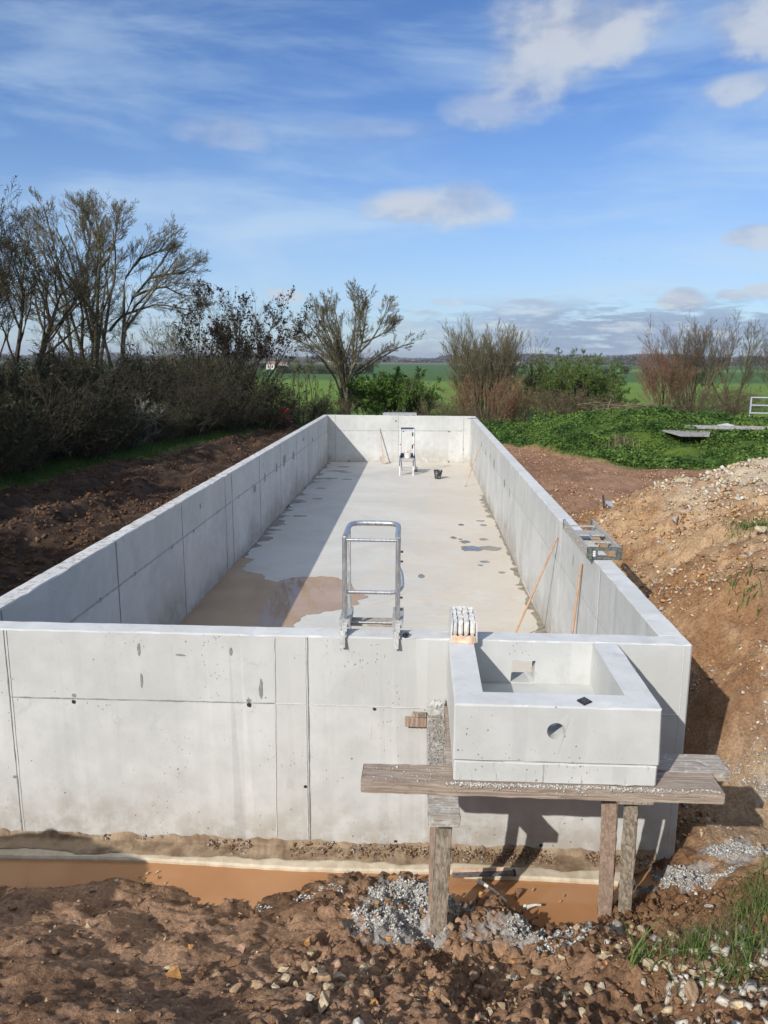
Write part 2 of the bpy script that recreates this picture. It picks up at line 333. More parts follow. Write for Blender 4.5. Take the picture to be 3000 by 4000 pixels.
# far fields: strips of different crops, and where each ends
fld = ssm(GY, 34, 40); t = GY + GX * .03 + 6 * (n3 - .5)
f1, f2, f3, f4 = C3(.13, .21, .032), C3(.062, .125, .028), C3(.12, .22, .05), C3(.05, .12, .035)
fc = lerp(f1 * (.9 + .25 * n3[..., None]), f2, ssm(GY + GX * .12, 232, 238)); fc = lerp(fc, f3, ssm(GY, 470, 480) * ssm(GX, 60, 66)); fc = lerp(fc, f4, ssm(GY + .1 * GX, 640, 650)); fc = lerp(fc, C3(.16, .15, .07), ssm(GY, 1050, 1060))
col = lerp(col, fc, fld)
idx = (np.arange(ny - 1)[:, None] * nx + np.arange(nx - 1)[None, :])
faces = np.stack([idx, idx + 1, idx + nx + 1, idx + nx], -1).reshape(-1, 4)
def gmat(h):
    a = h.n('ShaderNodeAttribute', attribute_name='Col').outputs['Color']
    n = h.noise(h.P, 38, 6, .7); n2 = h.noise(h.P, 9, 5, .65)
    n3_ = h.noise(h.P, 110, 4, .75); h.bump(h.m('ADD', h.m('ADD', n, h.m('MULTIPLY', n3_, .5)), h.m('MULTIPLY', n2, 1.2)), .026, .85)
    c = h.mix(1.0, a, h.mix(h.ramp(n, .25, .75), (.62, .60, .58), (1.38, 1.36, 1.33)), 'MULTIPLY')
    return h.mix(1.0, c, h.mix(h.ramp(n2, .3, .7), (.85, .84, .83), (1.12, 1.13, 1.14)), 'MULTIPLY')
M_ground = material('soil', gmat, .95, .15)
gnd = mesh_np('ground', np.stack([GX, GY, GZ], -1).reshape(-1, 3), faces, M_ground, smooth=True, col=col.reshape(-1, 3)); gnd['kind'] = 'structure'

# ------------------------------------------------------------------ concrete
def conc(c1, c2, dirt=.0, floor=False, streak=0.0, pit=1.0, front=False, top=False):
    def f(h):
        P = h.P; x, y, z = h.sep(P)
        big = h.noise(P, .9, 5, .6, .4); mid = h.noise(P, 5, 5, .6); fine = h.noise(P, 60, 4, .7)
        c = h.mix(h.ramp(h.m('ADD', h.m('MULTIPLY', big, .65), h.m('MULTIPLY', mid, .35)), .38, .64), c1, c2)
        c = h.mix(h.ramp(fine, .35, .8, 0, .18), c, (.62, .62, .60))
        warp = h.vm('ADD', P, h.vm('SCALE', h.comb(h.noise(P, 30), h.noise(P, 31), h.noise(P, 29)))) if False else P
        v1 = h.vor(P, 11); v2 = h.vor(h.vm('MULTIPLY', P, (1, 1, .6)), 33)
        gate = h.ramp(h.noise(P, 2.3, 2), .52, .66)
        pits = h.m('MAXIMUM', h.m('MULTIPLY', h.ramp(v1, .10, .06), h.ramp(h.noise(P, 7, 1), .55, .59)), h.m('MULTIPLY', h.ramp(v2, .17, .09), gate))
        pits = h.m('MULTIPLY', pits, pit)
        c = h.mix(h.m('MULTIPLY', pits, .7), c, (.13, .13, .125))
        # dry scuffs
        sc = h.ramp(h.noise(h.vm('MULTIPLY', P, (3, 3, 11)), 1.6, 6, .75, 1.2), .64, .74, 0, .30); c = h.mix(sc, c, (.27, .275, .27))
        if dirt:
            d = h.m('MULTIPLY', h.ramp(h.m('ADD', z, h.m('MULTIPLY', h.m('SUBTRACT', big, .5), 1.6)), -1.25, -1.85), dirt)
            d = h.m('MULTIPLY', d, h.ramp(h.noise(P, 7, 5, .7), .35, .6, .25, 1.0)); c = h.mix(d, c, (.27, .205, .135))
        if streak:
            s = h.ramp(h.noise(h.vm('MULTIPLY', P, (40, 40, 3.5)), 1, 3, .6), .60, .72, 0, streak)
            c = h.mix(s, c, (.27, .235, .19))
        if front:
            c = h.mix(h.m('MULTIPLY', h.ramp(z, -.575, -.565), .22), c, (.42, .425, .395))       # the upper lift was cast from another batch
            rs = h.m('MULTIPLY', h.ramp(h.noise(h.vm('MULTIPLY', P, (55, 3, 4.5)), 1, 3, .6), .60, .70), h.m('MULTIPLY', h.ramp(x, -.80, -.65), h.ramp(x, -.05, -.3)))
            c = h.mix(h.m('MULTIPLY', rs, h.m('MULTIPLY', h.ramp(z, -1.3, -.6), .6)), c, (.48, .36, .22))
            st = h.m('MULTIPLY', h.ramp(x, -1.13, -1.12), h.ramp(x, -.86, -.87)); c = h.mix(h.m('MULTIPLY', st, .25), c, (.44, .43, .39))
            c = h.mix(h.m('MULTIPLY', h.ramp(h.noise(P, 3.1, 6, .75, .8), .58, .72), .35), c, (.33, .33, .31))
        if top:
            c = h.mix(h.m('MULTIPLY', h.ramp(h.noise(P, 9, 6, .75), .50, .60), h.ramp(x, -3.3, -3.5, .12, .8)), c, (.33, .25, .17))
        h.bump(h.m('SUBTRACT', h.m('ADD', h.m('MULTIPLY', mid, .25), h.m('MULTIPLY', fine, .12)), h.m('MULTIPLY', pits, .7)), .006, .8)
        return c
    return f
M_conc = material('wall_concrete', conc((.48, .482, .465), (.59, .588, .57), dirt=.5, front=True), .88, .2)
M_top = material('wall_top_concrete', conc((.54, .54, .53), (.64, .64, .63), pit=.4, top=True), .9, .2)
def floorf(h):
    P = h.P; x, y, z = h.sep(P)
    big = h.noise(P, .55, 5, .6, .5); mid = h.noise(h.vm('MULTIPLY', P, (1, 2.2, 1)), 2.6, 6, .65, .9); fine = h.noise(P, 40, 4, .7)
    side = h.ramp(x, -1.6, 1.6)
    c = h.mix(h.ramp(big, .35, .65), (.53, .515, .475), (.62, .60, .55))
    c = h.mix(h.m('MULTIPLY', h.ramp(h.m('ADD', mid, h.m('MULTIPLY', side, .16)), .48, .68), .6), c, (.62, .52, .40))
    c = h.mix(h.ramp(h.noise(P, 1.1, 4, .6, 1.5), .60, .72, 0, .35), c, (.50, .42, .33))
    tr = h.m('ABSOLUTE', h.m('SUBTRACT', h.noise(h.vm('MULTIPLY', P, (.8, 1.6, 1)), 1.9, 3, .5, 1.8), .5))
    c = h.mix(h.ramp(tr, .012, .0, 0, .25), c, (.36, .34, .30))
    sp = h.m('MULTIPLY', h.ramp(h.vor(P, 5), .05, .03), h.ramp(h.noise(P, 3, 1), .52, .56)); c = h.mix(h.m('MULTIPLY', sp, .6), c, (.16, .15, .14))
    h.bump(h.m('ADD', mid, h.m('MULTIPLY', fine, .1)), .012, .6)
    return c
M_floor = material('floor_concrete', floorf, .72, .3)

def cgrid(name, lo, hi, h=.09, mat=None, parent=None, jit=.0035, seed=1, cut=None, label=None):
    """concrete block: gridded box whose edges are slightly chipped"""
    n = [max(1, int(round((hi[i] - lo[i]) / h))) for i in range(3)]
    n = [min(v, 300) for v in n]; n[1] = n[1] if hi[1] - lo[1] > .5 else 1
    bm = bmesh.new(); rr = random.Random(seed)
    bmesh.ops.create_cube(bm, size=1)
    bmesh.ops.transform(bm, matrix=Matrix.Translation([(lo[i] + hi[i]) / 2 for i in range(3)]) @ Matrix.Diagonal([hi[i] - lo[i] for i in range(3)] + [1]), verts=bm.verts)
    bmesh.ops.bevel(bm, geom=list(bm.edges), offset=.010, segments=1, affect='EDGES')
    for ax in range(3):
        L = hi[ax] - lo[ax]
        if L < .5: continue
        k = int(L / h)
        for i in range(1, k):
            p = [0, 0, 0]; p[ax] = lo[ax] + L * i / k; nn = [0, 0, 0]; nn[ax] = 1
            if ax == 2 or (ax != 2 and True):
                if ax == 2: continue
                bmesh.ops.bisect_plane(bm, geom=bm.verts[:] + bm.edges[:] + bm.faces[:], plane_co=p, plane_no=nn)
    for v in bm.verts:
        k = [i for i in range(3) if min(abs(v.co[i] - lo[i]), abs(v.co[i] - hi[i])) < .0105]
        if len(k) >= 2:
            for i in k:
                c = (lo[i] + hi[i]) / 2; s = 1 if c > v.co[i] else -1
                v.co[i] += s * abs(rr.gauss(0, jit)) * (2.2 if rr.random() < .12 else .6)
    o = obj_bm(name, bm, mat or M_conc, parent)
    if cut:
        for kind, a in cut:
            cb = bmesh.new()
            if kind == 'box':
                box2(cb, a[0], a[1]); bmesh.ops.subdivide_edges(cb, edges=cb.edges[:], cuts=4)
                if a[2]:
                    for v in cb.verts: v.co.x += rr.uniform(-a[2], a[2]); v.co.z += rr.uniform(-a[2], a[2])
            else: add_tube(cb, [a[0], a[1]], a[2], 40)
            co = obj_bm('tmp', cb, M_conc)
            if parent: co.location = wloc(parent) * 0
            md = o.modifiers.new('b', 'BOOLEAN'); md.operation = 'DIFFERENCE'; md.solver = 'EXACT'; md.object = co
            bpy.context.view_layer.update()
            ev = o.evaluated_get(bpy.context.evaluated_depsgraph_get()); me = bpy.data.meshes.new_from_object(ev)
            o.modifiers.clear(); o.data = me; bpy.data.objects.remove(co)
    # upward faces take the paler top finish
    me = o.data; me.materials.append(M_top)
    if mat is None:
        for p in me.polygons:
            if p.normal.z > .8 and p.center.z + wloc(parent).z > -.05: p.material_index = len(me.materials) - 1
    if label: o['label'] = label
    return o
X0, X1, Y0, Y1, Y2, Y3 = -3.74, 2.083, 5.671, 5.867, 29.715, 29.911; XL, XR = -3.544, 1.887; ZF = -1.794
pool = thing('concrete_pool_basin', ((X0 + X1) / 2, 17.8, -1.95), 'long empty bare concrete pool basin with a puddle on its floor', 'swimming pool')
fw = cgrid('front_wall', (X0, Y0, -1.95), (X1, Y1, 0), parent=pool, seed=2, cut=[('box', ((.732, Y0 - .1, -.335), (.908, Y1 + .1, -.167), .012))], label='near end wall with ragged opening into the small tank')
lw = cgrid('side_wall', (X0, Y1, -1.95), (XL, Y2, -.001), parent=pool, seed=3, h=.13, label='left long wall with dark damp marks')
rw = cgrid('side_wall', (XR, Y1, -1.95), (X1, Y2, -.001), parent=pool, seed=4, h=.13, label='right long wall in full sun')
bw = cgrid('end_wall', (X0, Y2, -1.95), (X1, Y3, 0), parent=pool, seed=5)
fl = part('floor', pool, M_floor, lambda bm: box2(bm, (XL, Y1, -1.95), (XR, Y2, ZF)))
tank = cgrid('overflow_tank', (.236, 4.527, -.385), (1.523, Y0 - .0008, 0), parent=pool, seed=6, jit=.0025,
    cut=[('box', ((.427, 4.718, -.347), (1.332, Y0 + .1, .2), 0)), ('cyl', ((.872, 4.3, -.165), (.872, 4.9, -.165), .056))], label='small square tank cast against the near wall')
tb = cgrid('tank_base', (.242, 4.535, -.532), (1.516, Y0 - .0008, -.3852), parent=tank, seed=7, jit=.0025, mat=material('tank_base_concrete', conc((.48, .48, .46), (.59, .585, .56), streak=.85), .9, .2))

M_joint = varied('joint_dark', (.20, .20, .19), (.30, .30, .285), 40, .9)
M_jl = varied('joint_light', (.50, .50, .48), (.62, .62, .60), 40, .9)
M_holeshade = varied('tie_hole_shade', (.02, .02, .02), (.05, .045, .04), 60, .95)  # near-black colour of flat discs, stands in for the shade inside tie holes
M_stain = varied('damp_stain', (.20, .20, .19), (.30, .30, .285), 30, .8)
M_faint = varied('joint_faint', (.31, .31, .30), (.42, .42, .41), 20, .9)
rg = random.Random(9)
def seam(bm, a, b, nrm, w=.008, t=.003, step=.07):
    """thin wandering fin of cement along a formwork joint"""
    a, b = Vector(a), Vector(b); d = (b - a).normalized(); n = Vector(nrm); s = d.cross(n); k = max(2, int((b - a).length / step)); pr = None
    for i in range(k + 1):
        p = a.lerp(b, i / k) + s * rg.uniform(-.0015, .0015); ww = w * rg.uniform(.35, 1.25) / 2; tt = t * rg.uniform(.6, 1.3)
        q = [bm.verts.new(p - s * ww), bm.verts.new(p - s * ww * .7 + n * tt), bm.verts.new(p + s * ww * .7 + n * tt), bm.verts.new(p + s * ww)]
        if pr:
            for j in range(3): bm.faces.new((pr[j], pr[j + 1], q[j + 1], q[j]))
        pr = q
def joints(name, par, mat, L, nrm, w):
    for a, b in L: part(name, par, mat, lambda bm: seam(bm, a, b, nrm, w))
# near wall, outside face
yf = Y0 - .0005; joints('formwork_joint', fw, M_joint, [((-3.256, yf, -.01), (-3.252, yf, -1.8)), ((-.849, yf, -.01), (-.847, yf, -1.8)), ((-3.256, yf, -.572), (-1.11, yf, -.566))], (0, -1, 0), .012)
joints('formwork_joint', fw, M_jl, [((-3.235, yf, -.01), (-3.232, yf, -1.8)), ((-.866, yf, -.01), (-.864, yf, -1.8)), ((-.845, yf, -.568), (.22, yf, -.576)), ((2.02, yf, -.01), (2.03, yf, -1.8)), ((1.54, yf, -.57), (2.02, yf, -.572)), ((-1.11, yf, -.568), (-.87, yf, -.568)), ((-1.106, yf, -.02), (-1.122, yf, -1.76))], (0, -1, 0), .008)
# inside faces
xl = XL + .0005; VY = [6.167, 8.701, 11.225, 13.823, 14.341, 16.89, 19.467, 22.058, 24.358, 26.872]
joints('formwork_joint', lw, M_joint, [((xl, y_, -.02), (xl, y_ + .01, -1.78)) for y_ in VY], (1, 0, 0), .022)
joints('formwork_joint', lw, M_faint, [((xl, 5.9, -.56), (xl, 14.3, -.556)), ((xl, 14.35, -.56), (xl, 29.7, -.60))], (1, 0, 0), .028)
xr = XR - .0005
joints('formwork_joint', rw, M_jl, [((xr, y_ + .5, -.02), (xr, y_ + .5, -1.78)) for y_ in (7.4, 10.0, 13.1, 15.6, 18.2, 20.8, 23.4, 26)], (-1, 0, 0), .014)
joints('formwork_joint', rw, M_faint, [((xr, y_ + .52, -.02), (xr, y_ + .52, -1.78)) for y_ in (10.0, 13.1, 18.2, 26)] + [((xr, 5.9, -.57), (xr, 29.7, -.59))], (-1, 0, 0), .007)
yb = Y2 - .0005
joints('formwork_joint', bw, M_faint, [((-3.26, yb, -.02), (-3.26, yb, -1.78)), ((-.845, yb, -.02), (-.84, yb, -1.78)), ((1.63, yb, -.02), (1.645, yb, -1.6)), ((-3.2, yb, -.59), (-.86, yb, -.575)), ((-.83, yb, -.57), (1.6, yb, -.555))], (0, -1, 0), .03)
joints('formwork_joint', bw, M_jl, [((-.80, yb, -.02), (-.80, yb, -1.78)), ((1.60, yb, -.02), (1.60, yb, -1.6))], (0, -1, 0), .03)

def patch(bm, c, n, rx, ry, seed, k=26, rough=.35, t=.0025, up=None):
    """thin irregular flat patch standing t proud of a surface; rx along 'side', ry along 'up'"""
    n = Vector(n); u = Vector(up) if up else (Vector((0, 0, 1)) if abs(n.z) < .5 else Vector((0, 1, 0))); s = u.cross(n); r = random.Random(seed); ph = [(r.uniform(0, 6.28), r.uniform(.3, 1) / (j ** .8)) for j in range(1, 9)]
    vs = []
    for i in range(k):
        a = 2 * math.pi * i / k; f = 1 + rough * sum(b * math.sin((j + 1) * a + p) for j, (p, b) in enumerate(ph)) / 1.6
        vs.append(bm.verts.new(Vector(c) + n * t + s * math.cos(a) * rx * f + u * math.sin(a) * ry * f))
    cv = bm.verts.new(Vector(c) + n * t)
    for i in range(k): bm.faces.new((cv, vs[i], vs[(i + 1) % k]))
def spots(name, par, mat, L, n, rough=.35, t=.0025):
    for i, (c, rx, ry) in enumerate(L): part(name, par, mat, lambda bm: patch(bm, c, n, rx, ry, hash((i, c[0], c[1])) & 0xffff, rough=rough, t=t))
spots('painted_tie_hole', fw, M_holeshade, [((-2.733, Y0, -.597), .016, .017), ((-1.319, Y0, -.582), .017, .020), ((-.327, Y0, -.592), .014, .012), ((-.88, Y0, -1.275), .014, .013), ((-1.321, Y0, -1.76), .012, .010), ((-.151, Y0, -1.736), .012, .012), ((1.02, Y0, -1.73), .014, .013), ((1.84, Y0, -.6), .012, .012)], (0, -1, 0), .2)
spots('plug_ring', fw, M_stain, [((-2.726, Y0, -.543), .017, .017), ((-1.32, Y0, -.547), .018, .017), ((-3.274, Y0, -1.271), .014, .014)], (0, -1, 0), .08, .002)
spots('scuff', fw, M_stain, [((-2.18, Y0, -.15), .012, .05), ((-2.17, Y0, -.40), .010, .055), ((-1.22, Y0, -.44), .014, .075), ((-1.45, Y0, -.14), .010, .035), ((-1.85, Y0, -.18), .04, .008)], (0, -1, 0), .4)
spots('painted_tie_hole', lw, M_holeshade, [((XL, y_, z_), .022, .026) for y_, z_ in [(6.9, -.56), (8.159, -.558), (9.238, -.555), (10.698, -.567), (11.796, -.572), (13.225, -.556), (14.9, -.569), (16.2, -.56)]], (1, 0, 0), .2)
spots('damp_stain', lw, M_stain, [((XL, 20.03, -.488), .22, .14), ((XL, 16.335, -.67), .10, .09), ((XL, 17.478, -.591), .08, .10), ((XL, 21.52, -.547), .13, .13), ((XL, 18.93, -.579), .10, .12), ((XL, 23.4, -.30), .14, .05), ((XL, 12.2, -.25), .03, .05), ((XL, 25.4, -.5), .10, .07)], (1, 0, 0), .5)
spots('damp_stain', rw, M_stain, [((XR, 22.37, -.517), .09, .09), ((XR, 19.808, -.541), .10, .11), ((XR, 17.244, -.586), .09, .08), ((XR, 16.166, -.613), .06, .09), ((XR, 20.9, -.45), .06, .08), ((XR, 24.1, -.47), .10, .09), ((XR, 9.3, -.30), .015, .06)], (-1, 0, 0), .5)
spots('painted_tie_hole', bw, M_holeshade, [((a, Y2, b), .028, .028) for a, b in [(-.652, -.589), (1.094, -.581), (1.65, -1.265), (-2.746, -1.76), (-.318, -1.755), (1.105, -1.74), (-.937, -.206)]], (0, -1, 0), .2)

# footing that runs outside the near wall, cream with laitance
M_foot = varied('footing_concrete', (.46, .38, .27), (.60, .52, .40), 9, .8, .004)
M_footd = varied('footing_mud', (.15, .098, .060), (.35, .26, .17), 6, .85, .02)
def footing(bm):
    r = random.Random(4); xs_ = np.arange(-4.2, 1.72, .05); top = []; 
    for i, x_ in enumerate(xs_):
        e = 5.44 + .02 * math.sin(x_ * 2.1) + r.uniform(-.003, .003) - (.05 if x_ > .35 else 0)
        z_ = -1.815 + r.uniform(-.0015, .0015)
        top.append([bm.verts.new((x_, Y0 + .02, z_)), bm.verts.new((x_, e, z_ - .004)), bm.verts.new((x_, e - .012, z_ - .02)), bm.verts.new((x_, e - .016, -1.96))])
    for a, b in zip(top, top[1:]):
        for j in range(3): bm.faces.new((a[j], a[j + 1], b[j + 1], b[j]))
part('footing', pool, M_foot, footing)

# mud smeared over the footing
def smear(bm):
    r = random.Random(14)
    for (xa, xb, e0) in [(-4.1, 1.95, .165)]:
        xs_ = np.arange(xa, xb, .03); pr = None
        for x_ in xs_:
            e = Y0 - e0 * (.62 + .85 * float(fbm(np.array(x_), np.array(3.), 2.2, 5, 7, .7))) * min(1, (x_ - xa) * 6 + .1, (xb - x_) * 5 + .1)
            q = [bm.verts.new((x_, Y0 - .002, -1.70 - .10 * float(fbm(np.array(x_), np.array(9.), 3.5, 5, 8, .75)) + r.uniform(-.006, .006))), bm.verts.new((x_, Y0 - .03, -1.795 + r.uniform(-.006, .006))), bm.verts.new((x_, e, -1.812))]
            if pr:
                for j in range(2): bm.faces.new((pr[j], pr[j + 1], q[j + 1], q[j]))
            pr = q
sm = bmesh.new(); smear(sm); sm = obj_bm('mud', sm, M_footd); tag(sm, kind='stuff')

# ------------------------------------------------------------------ water
def muddy(c1, c2, rough=.03):
    def f(h):
        h.bump(h.noise(h.P, 6, 2), .0006, .3); return h.mix(h.ramp(h.noise(h.P, 1.3, 4), .3, .7), c1, c2)
    m = material('muddy_water', f, rough, .5); m.node_tree.nodes['Principled BSDF'].inputs['IOR'].default_value = 1.33; return m
M_water = muddy((.36, .175, .078), (.43, .225, .105))
M_puddle = muddy((.40, .27, .165), (.47, .33, .21))
M_clear = material('wet_film', lambda h: h.mix(h.ramp(h.noise(h.P, 5, 3), .35, .65), (.20, .19, .17), (.27, .245, .21)), .08, .5)
M_damp = material('damp_floor', lambda h: h.mix(h.ramp(h.noise(h.P, 7, 5), .35, .65), (.20, .175, .13), (.33, .28, .20)), .35, .4)
def sheet(name, pts, z, mat, frac=.05, seed=1, it=3, thick=.004):
    """flat sheet with a ragged natural outline"""
    r = random.Random(seed); P = [Vector((*p, z)) for p in pts]
    for k in range(it):
        Q = []
        for a, b in zip(P, P[1:] + P[:1]):
            d = b - a; L = d.length; n = Vector((-d.y, d.x, 0)) / max(L, 1e-6)
            Q += [a, (a + b) / 2 + n * r.uniform(-1, 1) * min(frac, L * .22)]
        P = Q
    bm = bmesh.new(); vs = [bm.verts.new(p) for p in P]; lo = [bm.verts.new((p.x, p.y, z - thick)) for p in P]
    es = [bm.edges.new((vs[i], vs[(i + 1) % len(vs)])) for i in range(len(vs))]
    bmesh.ops.triangle_fill(bm, edges=es, use_beauty=True)
    for i in range(len(vs)):
        j = (i + 1) % len(vs); bm.faces.new((vs[i], vs[j], lo[j], lo[i]))
    return tag(obj_bm(name, bm, mat), kind='structure')
wt = bmesh.new(); vs = [wt.verts.new(p) for p in [(-6, 4.6, -1.853), (2.05, 4.6, -1.853), (2.05, 5.69, -1.853), (-6, 5.69, -1.853)]]; wt.faces.new(vs)
tag(obj_bm('water', wt, M_water), kind='structure')
sheet('puddle', [(-3.54, 6.0), (-3.54, 10.9), (-3.541, 12.5), (-3.541, 14.82), (-3.26, 14.75), (-3.341, 14.39), (-3.309, 14.05), (-3.126, 13.82), (-2.88, 13.68), (-2.721, 13.31), (-2.488, 13.18), (-2.411, 13.33), (-2.291, 13.49), (-1.962, 13.545), (-1.716, 13.61), (-1.497, 13.547), (-1.357, 13.4), (-1.192, 13.2), (-1.055, 12.78), (-.835, 12.47), (-1.007, 12.2), (-.97, 12.03), (-1.125, 11.83), (-1.296, 11.7), (-1.529, 11.51), (-1.737, 11.44), (-1.775, 11.22), (-1.83, 10.9), (-1.7, 9.5), (-1.9, 8), (-2.4, 6.4)], ZF + .007, M_puddle, .03, 5)
rp = random.Random(77)
def oval(cx, cy, rx, ry, n=12): return [(cx + rx * math.cos(6.283 * i / n) * rp.uniform(.7, 1.15), cy + ry * math.sin(6.283 * i / n) * rp.uniform(.7, 1.15)) for i in range(n)]
for cx, cy, rx, ry in [(1.10, 15.95, .27, .26), (1.52, 15.98, .28, .20), (1.429, 16.83, .11, .12), (1.0, 18.33, .07, .12), (1.5, 18.84, .13, .10), (1.55, 18.35, .08, .12), (1.0, 16.55, .12, .15), (.77, 16.95, .07, .12), (.92, 16.8, .05, .08), (1.299, 14.87, .10, .10), (1.553, 14.1, .07, .07), (.051, 13.75, .07, .14), (1.2, 14.6, .06, .05)]:
    sheet('puddle', oval(cx, cy, rx, ry), ZF + .005 + .0015 * rp.random(), M_clear, .03, int(cx * 99 + cy))
# damp fringes along the foot of both long walls
def fringe(side, ya, yb, wmax, seed):
    r = random.Random(seed); x0 = (XL + .001) if side < 0 else (XR - .001); y = ya; pts = [(x0, ya)]
    while y < yb:
        w_ = wmax * r.random() ** 2.2 + .03; pts.append((x0 - side * w_, y)); y += r.uniform(.05, .28)
    pts.append((x0, yb)); return pts
sheet('damp_patch', fringe(1, 10.0, 14.5, .16, 3), ZF + .004, M_damp, .03, 2, 2); sheet('damp_patch', fringe(1, 19, 22.6, .2, 4), ZF + .004, M_damp, .03, 2, 2); sheet('damp_patch', fringe(1, 14.6, 18.9, .05, 5), ZF + .004, M_damp, .02, 2, 2)
sheet('damp_patch', fringe(-1, 14.6, 21.5, .42, 6), ZF + .004, M_clear, .05, 2, 2); sheet('damp_patch', fringe(-1, 21.6, 29.5, .35, 8), ZF + .004, M_clear, .05, 3, 2)
for cx, cy, rx, ry in [(-2.9, 27.2, .42, .16), (-3.05, 25.4, .38, .16), (-3.0, 23.4, .2, .12), (-2.6, 26.9, .2, .1), (-2.9, 21.6, .16, .1), (-3.0, 19.1, .22, .12), (-2.8, 28.3, .25, .15), (-2.4, 25.3, .2, .1)]:
    sheet('damp_patch', oval(cx, cy, rx, ry), ZF + .005, M_clear, .05, int(cy * 9))

# ------------------------------------------------------------------ timber under the tank
def woodf(c1, c2, slop=.0):
    def f(h):
        tc = h.n('ShaderNodeTexCoord').outputs['Object']; x, y, z = h.sep(h.P)
        gr = h.noise(h.vm('MULTIPLY', h.P, (1.6, 34, 34)), 2.2, 5, .65, .5); k = h.noise(h.P, 14, 4, .6)
        c = h.mix(h.ramp(gr, .35, .65), c1, c2); c = h.mix(h.ramp(k, .56, .74, 0, .45), c, (.10, .075, .055))
        if slop:
            s = h.ramp(h.noise(h.P, 17, 5, .7), .56 - .1 * slop, .62, 0, .85); c = h.mix(s, c, (.50, .49, .46))
        h.bump(h.m('ADD', gr, h.m('MULTIPLY', k, .7)), .006, .9); return c
    return f
M_plank = material('weathered_plank', woodf((.24, .18, .14), (.42, .345, .28), 0), .85, .2)
M_plankt = material('cement_splashed_plank', woodf((.28, .235, .195), (.46, .41, .355), .12), .85, .2)
M_hdr = material('slurry_covered_header', woodf((.26, .22, .18), (.42, .38, .33), .9), .9, .2)
M_post = material('grey_post_wood', woodf((.20, .165, .125), (.38, .32, .25)), .85, .2)
def postf(h):
    gr = h.noise(h.vm('MULTIPLY', h.P, (26, 26, 2.6)), 2.2, 5, .65, .7); k = h.noise(h.P, 11, 4, .6)
    c = h.mix(h.ramp(gr, .35, .65), (.19, .155, .115), (.43, .36, .28)); h.bump(gr, .006, .9)
    return h.mix(h.ramp(k, .60, .75, 0, .35), c, (.13, .10, .075))
M_post = material('grey_post_wood', postf, .85, .2)
def postf2(h):
    gr = h.noise(h.vm('MULTIPLY', h.P, (26, 26, 2.6)), 2.2, 5, .65, .7); h.bump(gr, .006, .9)
    return h.mix(h.ramp(gr, .35, .65), (.27, .185, .14), (.43, .32, .25))
M_post2 = material('pinkish_post_wood', postf2, .85, .2)
M_rust = varied('split_wood_end', (.16, .075, .03), (.38, .24, .13), 24, .9, .01)
M_slop = varied('cement_slurry', (.33, .33, .31), (.56, .55, .52), 22, .95, .02)
def rough_board(bm, a, b, n=(24, 5, 2), amp=.002, seed=0):
    """plank from box a..b with subdivided, slightly worn surface"""
    r = random.Random(seed); st = len(bm.verts); add_box(bm, [(a[i] + b[i]) / 2 for i in range(3)], [b[i] - a[i] for i in range(3)], None, .004)
    ax = max(range(3), key=lambda i: b[i] - a[i]); L = b[ax] - a[ax]; bm.verts.ensure_lookup_table()
    for i in range(1, n[0]):
        p = [0, 0, 0]; p[ax] = a[ax] + L * i / n[0]; nn = [0, 0, 0]; nn[ax] = 1
        vs = bm.verts[st:]; gs = set(vs)
        bmesh.ops.bisect_plane(bm, geom=list(vs) + [e for e in bm.edges if e.verts[0] in gs and e.verts[1] in gs] + [f for f in bm.faces if f.verts[0] in gs], plane_co=p, plane_no=nn); bm.verts.ensure_lookup_table()
    for v in bm.verts[st:]:
        for i in range(3):
            if i != ax or abs(v.co[i] - a[i]) < .01 or abs(v.co[i] - b[i]) < .01: v.co[i] += r.gauss(0, amp)
def board(name, a, b, mat, label, cat, group=None, seed=0, rot=None, amp=.002):
    c = Vector([(a[i] + b[i]) / 2 for i in range(3)]); bm = bmesh.new()
    rough_board(bm, [a[i] - c[i] for i in range(3)], [b[i] - c[i] for i in range(3)], seed=seed, amp=amp)
    o = obj_bm(name, bm, mat); o.location = c
    if rot: o.rotation_euler = rot
    return tag(o, label, cat, group)
G1 = 'planks carrying the small tank'
board('plank', (-.345, 4.50, -.612), (1.93, 4.735, -.534), M_plank, 'long thick plank at the front edge under the small tank', 'plank', G1, 1)
board('plank', (.20, 4.755, -.60), (2.06, 4.99, -.536), M_plankt, 'second plank, sticking out furthest right beyond the tank', 'plank', G1, 2)
board('plank', (.22, 5.00, -.60), (1.62, 5.22, -.537), M_plank, 'shuttering plank hidden in shade under the middle of the tank', 'plank', G1, 3)
board('plank', (.22, 5.24, -.60), (1.60, 5.64, -.537), M_plank, 'shuttering board under the tank against the pool wall', 'plank', G1, 4)
board('header_board', (.085, 4.29, -.70), (.278, 5.655, -.614), M_hdr, 'short thick wooden header on top of the left prop', 'board', None, 5)
# split dark end grain of that header
o = bpy.data.objects['header_board']
bm = bmesh.new(); rr = random.Random(5); rough_board(bm, (-.088, -.597, -.040), (.088, -.5806, .012), (9, 1, 1), .0035, 3); e_ = obj_bm('split_end', bm, M_rust, None); e_.parent = o
board('header_board', (1.27, 4.50, -.636), (1.50, 5.2, -.614), M_post, 'thin pale board on top of the right grey prop', 'board', None, 6, amp=.001)
def prop(a, b, w, h, mat, label, seed, name='timber_prop'):
    a, b = Vector(a), Vector(b); L = (b - a).length; bm = bmesh.new(); rough_board(bm, (-w / 2, -h / 2, 0), (w / 2, h / 2, L), (22, 1, 1), .0022, seed)
    o = obj_bm(name, bm, mat); o.location = a; o.rotation_euler = (b - a).to_track_quat('Z', 'Y').to_euler(); o.rotation_euler = ((b - a).normalized().to_track_quat('Z', 'X')).to_euler()
    return tag(o, label, 'wooden prop', 'timber props under the planks')
